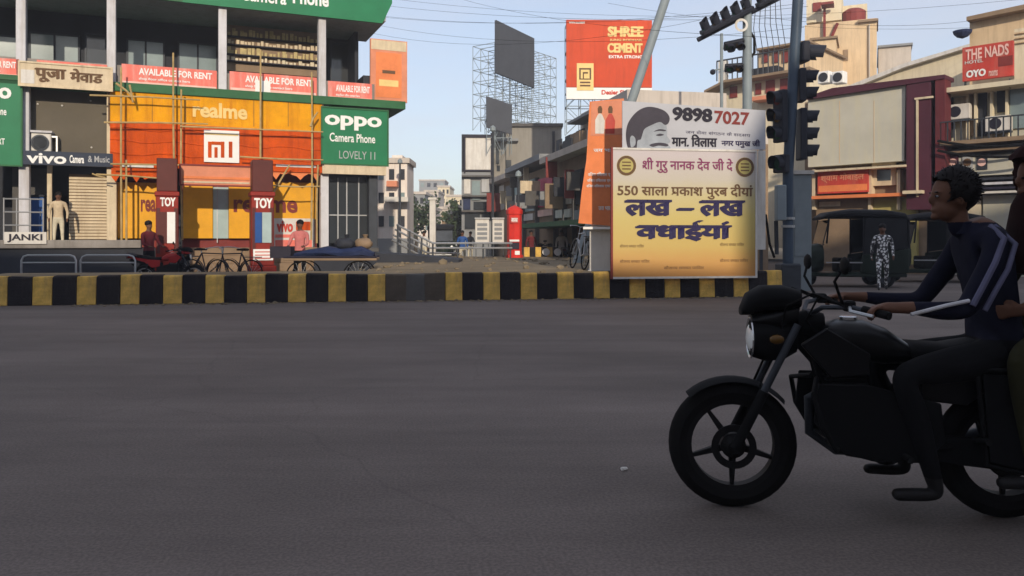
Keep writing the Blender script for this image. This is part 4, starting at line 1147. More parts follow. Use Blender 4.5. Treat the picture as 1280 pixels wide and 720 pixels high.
# beige tower block
FQ = Face(68.0, -0.45)
bt2 = FQ.root('beige_tower', 'tall sunlit beige block with a water tank on its stepped roof', 'building', 1060)
bt2.box(1006, 1096, 27, 300, -10, 0).build('wall', 'beige_wall', bt2.o)
bt2.box(1014, 1045, 49, 120, 0.003, 3.0).build('front_bay', 'beige_wall', bt2.o)
bt2.part('bay_roof', 'brown_wall', 1012, 1047, 46, 48.8, 0.003, 3.2)
bt2.box(1008, 1052, -12, 26.7, -9, -0.4).build('upper_wall', 'cream_wall', bt2.o)
bt2.box(1053, 1084, 6, 26.7, -7, -2).build('upper_wall', 'cream_wall', bt2.o)
bt2.part('parapet', 'brown_wall', 1072, 1098, 24, 26.8, -3, 0.3)
bt2.box(1098, 1139, 58, 300, -8, -1).build('side_wall', 'far_wall', bt2.o); bt2.part('side_roof', 'far_grey', 1097, 1141, 55, 57.7, -8.2, -0.8)
bt2.part('pipe', 'maroon_red', 1029, 1032, 4, 46, 0.003, 0.35)
bt2.part('sun_shade', 'maroon_red', 1026, 1042, 2, 5, 0.003, 1.2); bt2.part('window', 'maroon_red', 1016, 1026, 3, 14, -0.39, -0.3)
for u0, u1, v0, v1 in ((1060, 1074, 14, 24),):
    B().lathe([(0.0, 0), (.75, 0), (.8, .1), (.8, 1.0), (.5, 1.2), (0.02, 1.25)], 'Z', (bt2.x(1067), -0.0 + 1.5, bt2.z(1067, 26)), 14).build('water_tank', 'maroon_red', bt2.o)
B().tube([(bt2.x(1040), -0.2, bt2.z(1040, 46)), (bt2.x(1047), -.2, bt2.z(1047, 30))], 0.12, 6).build('roof_stair', 'maroon_red', bt2.o)
bt2.part('window', 'brown_wall', 1054, 1060, 62, 76, 0.003, 0.06)
bt2.part('drain_pipe', 'far_wall', 1086, 1087.5, 30, 110, 0.003, 0.2)
# cream house with a roof railing further along
FZ = Face(60.0, -0.9)
ch = FZ.root('cream_house', 'sunlit cream house with a roof railing seen behind the signal mast', 'building', 940)
xa_, xb_ = ch.x(884), ch.x(1012)
ch.poly('wall', 'cream_wall', [(886,112),(905,102),(1012,86),(1012,310),(886,310)], -7, 0)
ch.poly('cornice', 'brown_wall', [(880,113),(905,100),(1012,83),(1012,86.5),(905,103),(880,116)], 0.003, 1.1)
for u0, u1, v0, v1 in ((944, 951, 104, 118), (957, 968, 100, 116), (975, 984, 98, 112), (912, 921, 108, 122)):
    ch.part('window', 'maroon_red', u0, u1, v0, v1, 0.003, 0.08)
ch.part('balcony', 'salmon', 938, 975, 119, 124, 0.003, 1.0)
ch.box(948, 1012, 58, 90, -6.5, -1.2).build('upper_storey', 'beige_wall', ch.o)
ch.part('upper_roof', 'brown_wall', 945, 1012, 55, 57.7, -6.6, -.6)
for u in (953, 966, 978): ch.part('window', 'maroon_red', u, u + 7, 64, 78, -1.19, -1.1)
b = B()
for k in range(18):
    u = 900 + k*6.4; zb = ch.z(u, 102 - (u-905)*0.155)
    b.tube([(ch.x(u), -.4, zb), (ch.x(u), -.4, zb + 1.2)], .04, 5)
b.tube([(ch.x(900), -.4, ch.z(900, 102.8) + 1.2), (ch.x(1008), -.4, ch.z(1008, 86) + 1.2)], .05, 5)
b.build('roof_railing', 'steel_dark', ch.o)
for u, v in ((945, 86), (958, 84)): B().box(ch.x(u)-.5, ch.x(u)+.5, .3, 1.2, ch.z(u, v+8), ch.z(u, v-2)).build('roof_box', 'dark_wall', ch.o)
B().box(ch.x(893), ch.x(901), 0.5, 1, ch.z(897, 105), ch.z(897, 74)).build('roof_post', 'white_worn', ch.o)
# balcony building at the right edge
R2 = FX.root('balcony_building', 'weathered cream building with dark balconies and shutters at the right edge', 'building', 1240)
xa, xb = R2.x(1183), R2.x(1330)
B().box(xa, xb, 0.6, 9, -0.02, R2.z(1240, 112)).build('wall', 'cream_panel', R2.o)
B().box(xa, xb, -0.5, .597, R2.z(1230, 113), R2.z(1230, 107)).build('roof_slab', 'cream_wall', R2.o)
for v, hgt in ((176, 5), (187, 3)): B().box(xa, xb, -0.75 if v == 176 else -.4, .597, R2.z(1230, v+hgt), R2.z(1230, v)).build('balcony_slab', 'brown_wall', R2.o)
for u0, u1, v0, v1, m_ in ((1186, 1191, 122, 172, 'dark_wall'), (1210, 1216, 118, 170, 'brown_wall'), (1222, 1233, 116, 170, 'dark_wall'), (1246, 1256, 112, 140, 'dark_wall'), (1262, 1290, 108, 160, 'glass_grey'), (1193, 1208, 122, 140, 'column_cream')):
    R2.part('window', m_, u0, u1, v0, v1, -0.59, -0.5)
for u in (1184, 1209, 1219, 1239, 1258): R2.part('pier', 'cream_wall', u - 1.5, u + 1.5, 113, 176, -0.59, -0.3)
b = B()
for k in range(26): b.box(xa + k*.22, xa + k*.22 + .04, -0.7, -0.66, R2.z(1230, 176), R2.z(1230, 152))
b.box(xa, xa + 26*.22, -.72, -.64, R2.z(1230, 152), R2.z(1230, 150.5))
b.build('balcony_rail', 'steel_dark', R2.o)
R2.part('sign_band', 'cream_panel', 1183, 1330, 193, 218, -0.59, 0.1)
for u0, m_ in ((1171, 'white'), (1185, 'maroon'), (1203, 'plaster_grey'), (1221, 'dark_wall')):
    q = R2.part('logo_tile', m_, max(u0, 1184), u0 + 13, 194, 212, 0.101, 0.14)
    if u0 > 1180: B().lathe([(0.14, -0.155), (0.14, -0.142)], 'Y', (R2.x(u0 + 6.5, .1), 0, R2.z(u0+6, 203, .1)), 12).build('logo_disc', 'pink_pale' if m_ != 'plaster_grey' else 'brown_ink', q)
for v, m_ in ((221, 'dark_wall'), (227, 'column_white'), (233, 'ink_black'), (238, 'white_worn')):
    R2.part('ledge', m_, 1183, 1330, v, v + 3, -0.59, 0.12 + (v % 3)*0.1)
R2.part('shutter', 'cream_wall', 1186, 1226, 246, 330, -0.59, -0.4); R2.part('shutter', 'cream_panel', 1229, 1275, 244, 330, -0.59, -0.4)
ns = sign(FX, 'red hotel sign board on the roof edge of the balcony building', 1203, 1266, 55, 98, 0.0, 'red_sign', 0.2)
ns.txt('THE NADS', 1207, 1261, 58, 72, 'pink_pale', 0.015, bold=0.03, slant=0.0)
ns.part('side_block', 'maroon_red', 1248, 1266, 70, 82, 0.001, 0.012)
ns.txt('HOTEL', 1206, 1229, 75, 79, 'white_worn', 0.015, bold=0.02)
ns.txt('OYO', 1208, 1232, 87, 96, 'white', 0.015, bold=0.06)
ns.txt('rooms', 1236, 1247, 88, 95, 'pink_pale', 0.015, bold=0.02)
for u in (1206, 1262): ns.part('post', 'steel_dark', u - .8, u + .8, 98.2, 110, -0.15, -.02)
rt = FX.root('rooftop_house', 'beige rooftop storey with a flat slab at the top right corner', 'building', 1260, -3.0)
rt.poly('wall', 'beige_wall', [(1212,25),(1300,8),(1300,120),(1212,120)], -6, 0)
rt.poly('roof_slab', 'brown_wall', [(1208,21),(1300,1),(1300,7.5),(1208,26)], -6.2, .5)
rt.part('turret', 'cream_wall', 1268, 1300, 34, 118, 0.003, 1.2)
for v in (38, 44, 50): rt.part('turret_band', 'beige_wall', 1267, 1302, v, v + 2, 0.003, 1.3)
B().lathe([(0.02, 0), (.2, .07), (.32, .2), (.35, .3)], 'Z', (rt.x(1206), -.3, rt.z(1205, 50)), 14).build('dish', 'blue_tarp', rt.o)

# ------------------------------------------------------------------ people
def skin_body(name, joints, edges, m_list, classify, parent, blobs=(), voxel=0.02, root='pelvis', smooth=2):
    names = list(joints)
    me = bpy.data.meshes.new(name)
    me.from_pydata([joints[k][0] for k in names], [(names.index(a), names.index(b)) for a, b in edges], [])
    o = bpy.data.objects.new(name, me); C.objects.link(o)
    o.modifiers.new('s', 'SKIN')
    for i, k in enumerate(names):
        r = joints[k][1]
        me.skin_vertices[0].data[i].radius = (r, r) if not hasattr(r, '__len__') else r
        me.skin_vertices[0].data[i].use_root = (k == root)
    ss = o.modifiers.new('d', 'SUBSURF'); ss.levels = 2
    dg = bpy.context.evaluated_depsgraph_get(); dg.update()
    m1 = bpy.data.meshes.new_from_object(o.evaluated_get(dg))
    bpy.data.objects.remove(o)
    b = B(); b.bm.from_mesh(m1)
    for bl_ in blobs: b.ball(*bl_)
    m2 = bpy.data.meshes.new(name); b.bm.to_mesh(m2); b.bm.free()
    o = bpy.data.objects.new(name, m2); C.objects.link(o)
    rm_ = o.modifiers.new('r', 'REMESH'); rm_.mode = 'VOXEL'; rm_.voxel_size = voxel
    sm = o.modifiers.new('m', 'SMOOTH'); sm.factor = 0.5; sm.iterations = smooth
    dg = bpy.context.evaluated_depsgraph_get(); dg.update()
    m3 = bpy.data.meshes.new_from_object(o.evaluated_get(dg))
    bpy.data.objects.remove(o)
    m3.materials.clear()
    for m_ in m_list: m3.materials.append(M[m_])
    for p in m3.polygons:
        p.material_index = classify(p.center); p.use_smooth = True
    return link(name, m3, parent)

def hand(j, e, pre, wrist, pos, fdir, side, curl, r=0.009):
    """palm and five unequal fingers: fdir along the fingers, side towards the thumb, curl towards the palm side"""
    f, s_, c = Vector(fdir).normalized(), Vector(side).normalized(), Vector(curl).normalized()
    p = Vector(pos)
    j[pre + 'palm'] = (p + f*0.035, (0.026, 0.018)); e.append((wrist, pre + 'palm'))
    for k, (off, L_) in enumerate(((0.030, .070), (0.010, .080), (-0.010, .074), (-0.028, .058))):
        a = p + f*0.075 + s_*off
        q1 = a + f*L_*0.35 + c*L_*0.25
        q2 = q1 - f*0.002 + c*L_*0.42
        q3 = q2 - f*L_*0.30 + c*L_*0.10
        prev = pre + 'palm'
        for i, q in enumerate((a, q1, q2, q3)):
            nm = f'{pre}f{k}{i}'; j[nm] = (q, r*(1.1 - .1*i)); e.append((prev, nm)); prev = nm
    a = p + f*0.03 + s_*0.042
    j[pre + 't0'] = (a, r*1.25); e.append((pre + 'palm', pre + 't0'))
    j[pre + 't1'] = (a + f*.02 + s_*.012 + c*.02, r*1.1); e.append((pre + 't0', pre + 't1'))
    j[pre + 't2'] = (a + f*.028 + s_*.004 + c*.045, r); e.append((pre + 't1', pre + 't2'))

def simple_person(label, loc, rz, shirt, trouser, pose='stand', group=None, hair='hair', h=1.0, voxel=0.022):
    """small figure seen across the junction; local +y is where the person faces"""
    t = thing('person', label, 'person', loc, rz, group)
    t.scale = (h, h, h)
    j = {'pelvis': ((0,0,.92), (.15,.11)), 'waist': ((0,.01,1.06), (.135,.10)), 'chest': ((0,.0,1.28), (.16,.115)), 'collar': ((0,-.01,1.42), (.10,.08)), 'neck': ((0,.0,1.50), .055), 'jaw': ((0,.025,1.58), .07), 'crown': ((0,.01,1.68), .085)}
    e = [('pelvis','waist'),('waist','chest'),('chest','collar'),('collar','neck'),('neck','jaw'),('jaw','crown')]
    for s_, n in ((-1,'R'),(1,'L')):
        if pose == 'sit':
            leg = ((s_*.10,.03,.88), (s_*.14,.42,.86), (s_*.14,.44,.44), (s_*.14,.54,.40))
        elif pose == 'walk':
            leg = ((s_*.09,0,.86), (s_*.10,.10+s_*.12,.48), (s_*.10,s_*.22,.08), (s_*.11,s_*.22+.13,.045))
        else:
            leg = ((s_*.09,0,.86), (s_*.11,.02,.48), (s_*.12,0,.08), (s_*.13,.13,.04))
        if pose in ('sit', 'push'):
            arm = ((s_*.19,0,1.40), (s_*.25,.10,1.14), (s_*.20,.34,1.06), (s_*.19,.43,1.06))
        else:
            arm = ((s_*.19,0,1.40), (s_*.25,-.02,1.12), (s_*.25,.08*(1 if pose == 'stand' else -s_*1.5),.88), (s_*.245,.11,.80))
        for q, c_, r_ in zip(('hip','knee','ankle','toe'), leg, ((.085,.09),(.058,.058),(.04,.04),(.035,.03))): j[q+n] = (c_, r_)
        for q, c_, r_ in zip(('sho','elb','wri','han'), arm, ((.062,.062),(.046,.046),(.033,.033),(.036,.025))): j[q+n] = (c_, r_)
        e += [('pelvis','hip'+n),('hip'+n,'knee'+n),('knee'+n,'ankle'+n),('ankle'+n,'toe'+n),('collar','sho'+n),('sho'+n,'elb'+n),('elb'+n,'wri'+n),('wri'+n,'han'+n)]
    def cl(c):
        if c.z > 1.475: return 2
        for n in 'LR':
            w_ = Vector(j['wri'+n][0]); hh = Vector(j['han'+n][0])
            if (c - hh).length < .075 or (c - w_).length < .05: return 2
            if (c - Vector(j['toe'+n][0])).length < .11: return 3
        legs = min((c - Vector(j[q+n][0])).length for q in ('knee','ankle') for n in 'LR')
        return 1 if (c.z < .95 and abs(c.x) < .22) or legs < .2 else 0
    skin_body('body', j, e, [shirt, trouser, 'skin', 'shoe_black'], cl, t, [((0,.095,1.61), (.014,.02,.022), 1), ((.085,.01,1.62), (.012,.022,.032), 1), ((-.085,.01,1.62), (.012,.022,.032), 1)], voxel)
    hb = B(); hb.ball((0,-.018,1.69), (.098,.105,.088), 2)
    for v in hb.bm.verts:
        if v.co.y > .055 and v.co.z < 1.70: v.co.y = .055
    hb.build('hair', hair, t, smooth=True)
    fb_ = B()
    for s_ in (-1, 1): fb_.ball((s_*.032, .088, 1.645), (.012,.008,.007), 1)
    fb_.ball((0, .092, 1.565), (.024,.008,.006), 1)
    stuff(fb_.build('face_features', 'hair', t, smooth=True))
    return t

# ------------------------------------------------------------------ motorcycle (local: +x forward, +y its left side, origin on the road between the wheels)
def bx(u): return 0.64 + (915 - u)/255
def bz(u, v): return (632 + (u - 915)*0.05 - v)/255
WR = 0.315
def wheel(par, x, name='wheel', r=WR, w_=0.05, spokes=5):
    t = B().lathe([(r-.085, -w_*.7), (r-.05, -w_), (r-.015, -w_*.72), (r, -w_*.25), (r, w_*.25), (r-.015, w_*.72), (r-.05, w_), (r-.085, w_*.7)], 'Y', (x, 0, r), 40, closed=True).build(name, 'rubber', par, smooth=True)
    B().lathe([(r-.112, -w_*.6), (r-.078, -w_*.72), (r-.078, w_*.72), (r-.112, w_*.6)], 'Y', (x, 0, r), 40, closed=True).build('rim', 'alloy_dark', t, smooth=True)
    h = B().lathe([(.03, -.085), (.062, -.05), (.062, .05), (.03, .085)], 'Y', (x, 0, r), 18).build('hub', 'alloy_dark', t)
    for k in range(spokes):
        a = 2*PI*k/spokes + .32
        m_ = Matrix.Translation((x, 0, r)) @ Matrix.Rotation(a, 4, 'Y')
        b = B()
        p = [m_ @ Vector(v) for v in ((.05,-.022,-.018),(.05,.022,-.018),(.05,.022,.018),(.05,-.022,.018),(r-.105,-.014,-.007),(r-.105,.014,-.007),(r-.105,.014,.011),(r-.105,-.014,.011))]
        vs = [b.bm.verts.new(q) for q in p]
        for f in ((0,3,2,1),(4,5,6,7),(0,1,5,4),(1,2,6,5),(2,3,7,6),(3,0,4,7)): b.bm.faces.new([vs[i] for i in f])
        b.build('spoke', 'alloy_dark', t, bevel=.004)
    B().lathe([(.11, .062), (.11, .068), (.075, .068), (.075, .062)], 'Y', (x, 0, r), 28, closed=True).build('brake_disc', 'alloy_dark', t)
    return t
def motorcycle(label, loc, rz):
    t = thing('motorcycle', label, 'motorcycle', loc, rz)
    wheel(t, .64); wheel(t, -.64, w_=.06)
    # forks, fender, headlamp
    for s_ in (-1, 1):
        f = B().tube([(.64, s_*.10, WR), (.50, s_*.10, .60)], .026, 10).build('fork_leg', 'bike_plastic', t, smooth=True)
        B().tube([(.51, s_*.10, .58), (.34, s_*.10, .93)], .019, 10).build('fork_tube', 'steel_dark', f, smooth=True)
    b = B()
    prof = []
    for k in range(13):
        a = R(48 + k*7.5)
        prof.append((math.cos(a), math.sin(a)))
    rings = []
    for ca, sa in prof:
        ring = []
        for q in range(5):
            y = (-1 + q*.5)*.075; rr_ = WR + .028 - .02*abs(-1 + q*.5)**2
            ring.append(b.bm.verts.new((.64 - .0 + ca*rr_*1.0, y, WR + sa*rr_)))
        rings.append(ring)
    for k in range(12):
        for q in range(4): b.bm.faces.new((rings[k][q], rings[k][q+1], rings[k+1][q+1], rings[k+1][q]))
    fd = b.build('front_fender', 'bike_plastic', t, smooth=True)
    fd.rotation_euler = (0, 0, 0)
    # headlamp with flyscreen
    hl = B().loft([(.56, .85, .06, .06), (.545, .85, .10, .095), (.48, .845, .115, .11), (.40, .84, .10, .10), (.33, .86, .06, .08)], 16, 2.2).build('headlight', 'bike_plastic', t, smooth=True)
    B().ball((.548, 0, .85), (.022, .088, .075), 2).build('lens', 'lamp_glass', hl, smooth=True)
    B().lathe([(.098, .545), (.105, .55), (.100, .556), (.092, .55)], 'X', (0, 0, .85), 20, closed=True).build('lamp_ring', 'chrome', hl)
    B().loft([(.60, .985, .05, .02), (.57, 1.02, .09, .055), (.50, 1.05, .115, .065), (.40, 1.055, .12, .062), (.32, 1.05, .10, .045)], 16, 2.6).build('flyscreen', 'bike_plastic', t, smooth=True)
    B().loft([(.55, .94, .06, .03), (.45, .95, .10, .05), (.33, .97, .08, .06)], 12, 2.4).build('cowl', 'bike_black', t, smooth=True)
    for s_ in (-1, 1):
        i_ = B().tube([(.44, s_*.10, .87), (.46, s_*.20, .87)], .012, 6).build('indicator', 'bike_plastic', t)
        B().ball((.465, s_*.225, .87), (.035, .03, .024), 2).build('indicator_lens', 'lens_amber', i_, smooth=True)
    # handlebar, grips, levers, mirrors
    B().tube([(.06, .37, 1.015), (.14, .27, 1.03), (.24, .16, 1.02), (.27, .08, .985), (.27, -.08, .985), (.24, -.16, 1.02), (.14, -.27, 1.03), (.06, -.37, 1.015)], .012, 8).build('handlebar', 'steel_dark', t, smooth=True)
    for s_ in (-1, 1):
        B().tube([(.10, s_*.315, 1.024), (.02, s_*.42, 1.005)], .019, 10).build('grip', 'rubber', t, smooth=True)
        B().tube([(.15, s_*.28, 1.03), (.17, s_*.36, 1.02), (.10, s_*.45, 1.005)], .008, 6).build('lever', 'steel', t, smooth=True)
        B().box(.12, .17, s_*.25 - .03, s_*.25 + .03, 1.01, 1.06).build('switch_block', 'bike_plastic', t, bevel=.008)
        mr_ = B().tube([(.17, s_*.24, 1.04), (.22, s_*.29, 1.15), (.20, s_*.32, 1.20)], .007, 6).build('mirror', 'bike_plastic', t, smooth=True)
        B().ball((.19, s_*.345, 1.225), (.016, .065, .042), 2).build('mirror_head', 'bike_plastic', mr_, smooth=True)
    B().loft([(.33, .93, .05, .05), (.26, .93, .07, .07), (.20, .93, .05, .05)], 10).build('steering_head', 'bike_plastic', t, smooth=True)
    # tank, shrouds, seat, tail
    for s_ in (-1, 1):
        B().tube([(.16, s_*.26, 1.03), (.30, s_*.22, 1.09), (.40, s_*.12, 1.02), (.42, s_*.06, .86), (.52, s_*.08, .62)], .006, 6).build('cable', 'rubber', t, smooth=True)
        B().tube([(.14, s_*.26, 1.03), (.26, s_*.18, 1.08), (.30, s_*.09, .95), (.18, s_*.08, .80)], .006, 6).build('cable', 'rubber', t, smooth=True)
    tk = B().loft([(.235, .84, .05, .045), (.20, .855, .11, .07), (.12, .855, .145, .095), (.02, .85, .155, .10), (-.08, .825, .145, .09), (-.16, .80, .12, .06), (-.21, .785, .08, .04)], 18, 2.7).build('tank', 'bike_black', t, smooth=True)
    B().lathe([(.045, .945), (.045, .962), (.03, .966)], 'Z', (.08, 0, 0), 16).build('filler_cap', 'chrome', tk)
    for s_ in (-1, 1):
        B().prism([(.34, .84), (.22, .92), (.02, .80), (.02, .70), (.20, .68)], s_*.15 - .012, s_*.15 + .012).build('tank_shroud', 'bike_black', t, bevel=.006)
        B().prism([(-.20, .76), (-.52, .78), (-.60, .70), (-.42, .56), (-.22, .58)], s_*.13 - .012, s_*.13 + .012).build('side_panel', 'bike_black', t, bevel=.006)
        B().prism([(-.52, .80), (-1.02, .90), (-1.06, .84), (-.60, .70)], s_*.10 - .012, s_*.10 + .012).build('tail_panel', 'bike_black', t, bevel=.006)
    B().loft([(-.15, .80, .09, .03), (-.20, .80, .12, .05), (-.36, .79, .14, .05), (-.50, .81, .145, .055), (-.56, .835, .14, .055), (-.80, .86, .13, .05), (-.96, .875, .10, .04), (-1.0, .87, .06, .02)], 16, 2.8).build('seat', 'bike_plastic', t, smooth=True)
    B().tube([(-.80, .15, .88), (-1.0, .15, .94), (-1.08, .08, .95), (-1.08, -.08, .95), (-1.0, -.15, .94), (-.80, -.15, .88)], .013, 7).build('grab_rail', 'steel_dark', t, smooth=True)
    tl = B().box(-1.10, -1.05, -.07, .07, .80, .88).build('tail_light', 'lens_red', t, bevel=.01)
    b = B(); pts_ = []
    b.prism([(-.94, .62), (-1.02, .78), (-.98, .80), (-.60, .70), (-.60, .66), (-.86, .70), (-.92, .60)], -.07, .07); b.build('rear_fender', 'bike_plastic', t, bevel=.005)
    # frame, engine, exhaust, crash guard, pegs
    for s_ in (-1, 1):
        B().tube([(.28, 0, .88), (.20, s_*.06, .60), (.14, s_*.10, .36), (-.10, s_*.11, .32), (-.36, s_*.12, .36)], .018, 7).build('frame_tube', 'bike_plastic', t, smooth=True)
        B().tube([(-.64, s_*.09, WR), (-.30, s_*.10, .36)], .022, 7).build('swing_arm', 'bike_plastic', t, smooth=True)
        sh = B().tube([(-.60, s_*.13, .36), (-.52, s_*.13, .70)], .014, 8).build('shock', 'steel_dark', t)
        b = B()
        for k in range(8): b.lathe([(.034, -.008), (.034, .008)], 'Z', Vector((-.60, s_*.13, .36)).lerp(Vector((-.52, s_*.13, .70)), .22 + k*.09), 10)
        stuff(b.build('spring', 'bike_plastic', sh))
        B().tube([(-.12, s_*.13, .33), (-.12, s_*.28, .33)], .016, 7).build('foot_peg', 'rubber', t)
        B().tube([(-.46, s_*.13, .40), (-.46, s_*.27, .42)], .016, 7).build('foot_peg', 'rubber', t)
    B().tube([(.24, .05, .66), (.30, .24, .62), (.27, .27, .48), (.20, .25, .36), (.15, .10, .34)], .013, 8).build('crash_guard', 'bike_plastic', t, smooth=True)
    B().tube([(.24, -.05, .66), (.30, -.24, .62), (.27, -.27, .48), (.20, -.25, .36), (.15, -.10, .34)], .013, 8).build('crash_guard', 'bike_plastic', t, smooth=True)
    en = B().loft([(.17, .40, .09, .08), (.10, .40, .13, .12), (-.05, .39, .15, .13), (-.18, .40, .14, .12), (-.26, .42, .09, .08)], 14, 3).build('engine', 'alloy_dark', t, smooth=True)
    for k in range(8):
        B().box(-.02 + k*.008, .16 + k*.008, -.095, .095, .515 + k*.024, .526 + k*.024).build('fin', 'alloy_dark', en)
    B().box(.0, .17, -.07, .07, .50, .70).build('cylinder_block', 'bike_plastic', en, bevel=.01)
    B().lathe([(.10, .155), (.105, .165), (.08, .18), (.02, .185)], 'Y', (-.05, 0, .38), 20).build('engine_cover', 'alloy_dark', en, smooth=True)
    B().loft([(-.18, .62, .06, .07), (-.28, .64, .09, .09), (-.40, .62, .06, .07)], 10).build('air_box', 'bike_plastic', t, smooth=True)
    B().tube([(.16, -.05, .60), (.25, -.08, .54), (.24, -.11, .36), (.10, -.14, .26), (-.15, -.17, .25)], .022, 9).build('exhaust_pipe', 'steel_dark', t, smooth=True)
    B().tube([(-.14, -.17, .25), (-.35, -.175, .28), (-.95, -.18, .42)], .045, 12, .05).build('muffler', 'steel_dark', t, smooth=True)
    B().prism([(-.10, .42), (-.64, .40), (-.74, .34), (-.64, .25), (-.12, .30)], .10, .125).build('chain_cover', 'bike_plastic', t, bevel=.008)
    sg = B().tube([(-.44, .20, .74), (-.80, .22, .74), (-.90, .22, .50), (-.78, .22, .24), (-.48, .20, .30), (-.44, .20, .74)], .012, 7).build('saree_guard', 'bike_plastic', t, smooth=True)
    B().prism([(-.46, .72), (-.79, .72), (-.88, .50), (-.77, .26), (-.49, .32)], .205, .215).build('guard_plate', 'bike_plastic', sg)
    for s_ in (-1, 1):
        B().prism([(.27, .66), (.29, .48), (.19, .34), (.02, .30), (-.20, .30), (-.30, .40), (-.28, .58), (.05, .66)], s_*.20 - .008, s_*.20 + .008).build('leg_guard', 'bike_plastic', t, bevel=.005)
    return t
TH = R(7)
bloc = Vector((1.111 + .635, 4.04 - .078, 0))
mc = motorcycle('black motorcycle crossing the near road, ridden by two people', bloc, PI - TH)

# rider
rd = thing('person', 'rider in dark navy clothes holding the handlebar of the black motorcycle', 'person', bloc, PI - TH)
J, E_ = {}, []
def jp(k, u, v, y, r): J[k] = (Vector((bx(u), y, bz(u, v))), r)
jp('pelvis', 1232, 437, 0, (.15,.13)); jp('waist', 1231, 395, 0, (.14,.12)); jp('chest', 1222, 335, 0, (.165,.125)); jp('collar', 1213, 300, 0, (.11,.085)); jp('neck', 1204, 280, 0, .058)
E_ += [('pelvis','waist'),('waist','chest'),('chest','collar'),('collar','neck')]
for s_, n in ((1,'L'),(-1,'R')):
    jp('sho'+n, 1215, 306, s_*.19, (.068,.068)); jp('del'+n, 1205, 330, s_*.225, (.060,.060)); jp('elb'+n, 1170, 384, s_*.27, (.050,.050)); jp('fa'+n, 1140, 383, s_*.30, (.046,.044)); jp('wri'+n, 1102, 377, s_*.342, (.032,.028))
    jp('hip'+n, 1224, 447, s_*.10, (.10,.10)); jp('thi'+n, 1165, 452, s_*.17, (.09,.09)); jp('knee'+n, 1103, 460, s_*.215, (.068,.068)); jp('cal'+n, 1122, 515, s_*.21, (.062,.058)); jp('ank'+n, 1140, 580, s_*.20, (.042,.042)); jp('heel'+n, 1146, 604, s_*.20, (.038,.034)); jp('toe'+n, 1092, 602, s_*.215, (.034,.028))
    E_ += [('collar','sho'+n),('sho'+n,'del'+n),('del'+n,'elb'+n),('elb'+n,'fa'+n),('fa'+n,'wri'+n),('pelvis','hip'+n),('hip'+n,'thi'+n),('thi'+n,'knee'+n),('knee'+n,'cal'+n),('cal'+n,'ank'+n),('ank'+n,'heel'+n),('heel'+n,'toe'+n)]
    hand(J, E_, 'h'+n, 'wri'+n, Vector((-.014, s_*.352, 1.036)), (1, s_*.10, .04), (0, -s_, .0), (.1, 0, -1))
hc = Vector((bx(1184), 0, bz(1184, 250)))
blob = [(hc + Vector((.0,0,.02)), (.098,.076,.105), 3), (hc + Vector((.03,0,-.055)), (.068,.058,.065), 3), (hc + Vector((.098,0,-.012)), (.020,.014,.026), 2), (hc + Vector((.088,0,-.062)), (.018,.026,.012), 2), (hc + Vector((.085,0,-.095)), (.022,.022,.018), 2),
        (hc + Vector((-.005,.078,-.01)), (.022,.012,.034), 2), (hc + Vector((-.005,-.078,-.01)), (.022,.012,.034), 2), (hc + Vector((.082,0,.022)), (.02,.055,.010), 2), (hc + Vector((-.02,0,-.11)), (.05,.05,.09), 2)]
def rider_cls(c):
    if c.z > bz(1205, 283) and abs(c.y) < .13 and (c.x > J['neck'][0].x - .085 or c.z > bz(1205, 262)): return 2
    for n in 'LR':
        if c.x > J['wri'+n][0].x - .012 and c.z > .95: return 2
        if c.z < J['ank'+n][0].z - .01: return 3
    if c.z < bz(1225, 425) and c.x > -.75 : return 1
    return 0
skin_body('body', J, E_, ['shirt_navy', 'trouser_black', 'skin', 'shoe_black'], rider_cls, rd, blob, 0.0075, smooth=3)
def cap_hair(par, hc, m_, fr=.045, drop=-.03, grow=1.0, rx=.112):
    b = B(); b.ball(hc + Vector((-.012,0,.04)), (rx*grow,.096*grow,.118*grow), 4)
    rnd = random.Random(4)
    for v in b.bm.verts:
        d = v.co - hc
        n_ = math.sin(d.x*90)*math.sin(d.y*80 + 1)*math.sin(d.z*70) * .006
        v.co += (d.normalized() * n_)
        lim = fr + .012*math.sin(d.y*60)
        if d.x > lim and d.z < .085: v.co.x = hc.x + lim - .012
        if d.z < drop and d.x > -.04: v.co.z = hc.z + drop + .01*math.sin(d.x*80)
    if m_ == 'hair':
        src = [(v.co.copy(), v.normal.copy()) for v in b.bm.verts if v.co.z > hc.z - .02]
        for p_, n_ in rnd.sample(src, min(520, len(src))):
            n_ = (p_ - hc).normalized()
            t_ = (n_*.45 + Vector((rnd.uniform(-.6, .3), rnd.uniform(-.5, .5), rnd.uniform(-.7, .1)))).normalized()
            L_ = rnd.uniform(.010, .020)
            a_ = t_.orthogonal().normalized()*.005; c_ = t_.cross(a_)
            q = [b.bm.verts.new(p_ - n_*.006 + w_) for w_ in (a_, c_, -a_)] + [b.bm.verts.new(p_ + t_*L_)]
            for f in ((0,1,3),(1,2,3),(2,0,3)): b.bm.faces.new([q[i] for i in f])
    return b.build('hair', m_, par, smooth=True)
cap_hair(rd, hc, 'hair', fr=.06, drop=-.02, rx=.112)
for s_ in (-1, 1):
    B().ball(hc + Vector((.088, s_*.032, .004)), (.006, .012, .006), 2).build('eye', 'far_grey', rd, smooth=True)
    B().ball(hc + Vector((.095, s_*.032, .004)), (.003, .006, .006), 1).build('pupil', 'ink_black', rd, smooth=True)
    B().ball(hc + Vector((.092, s_*.034, .024)), (.006, .022, .004), 2).build('eyebrow', 'hair', rd, smooth=True)
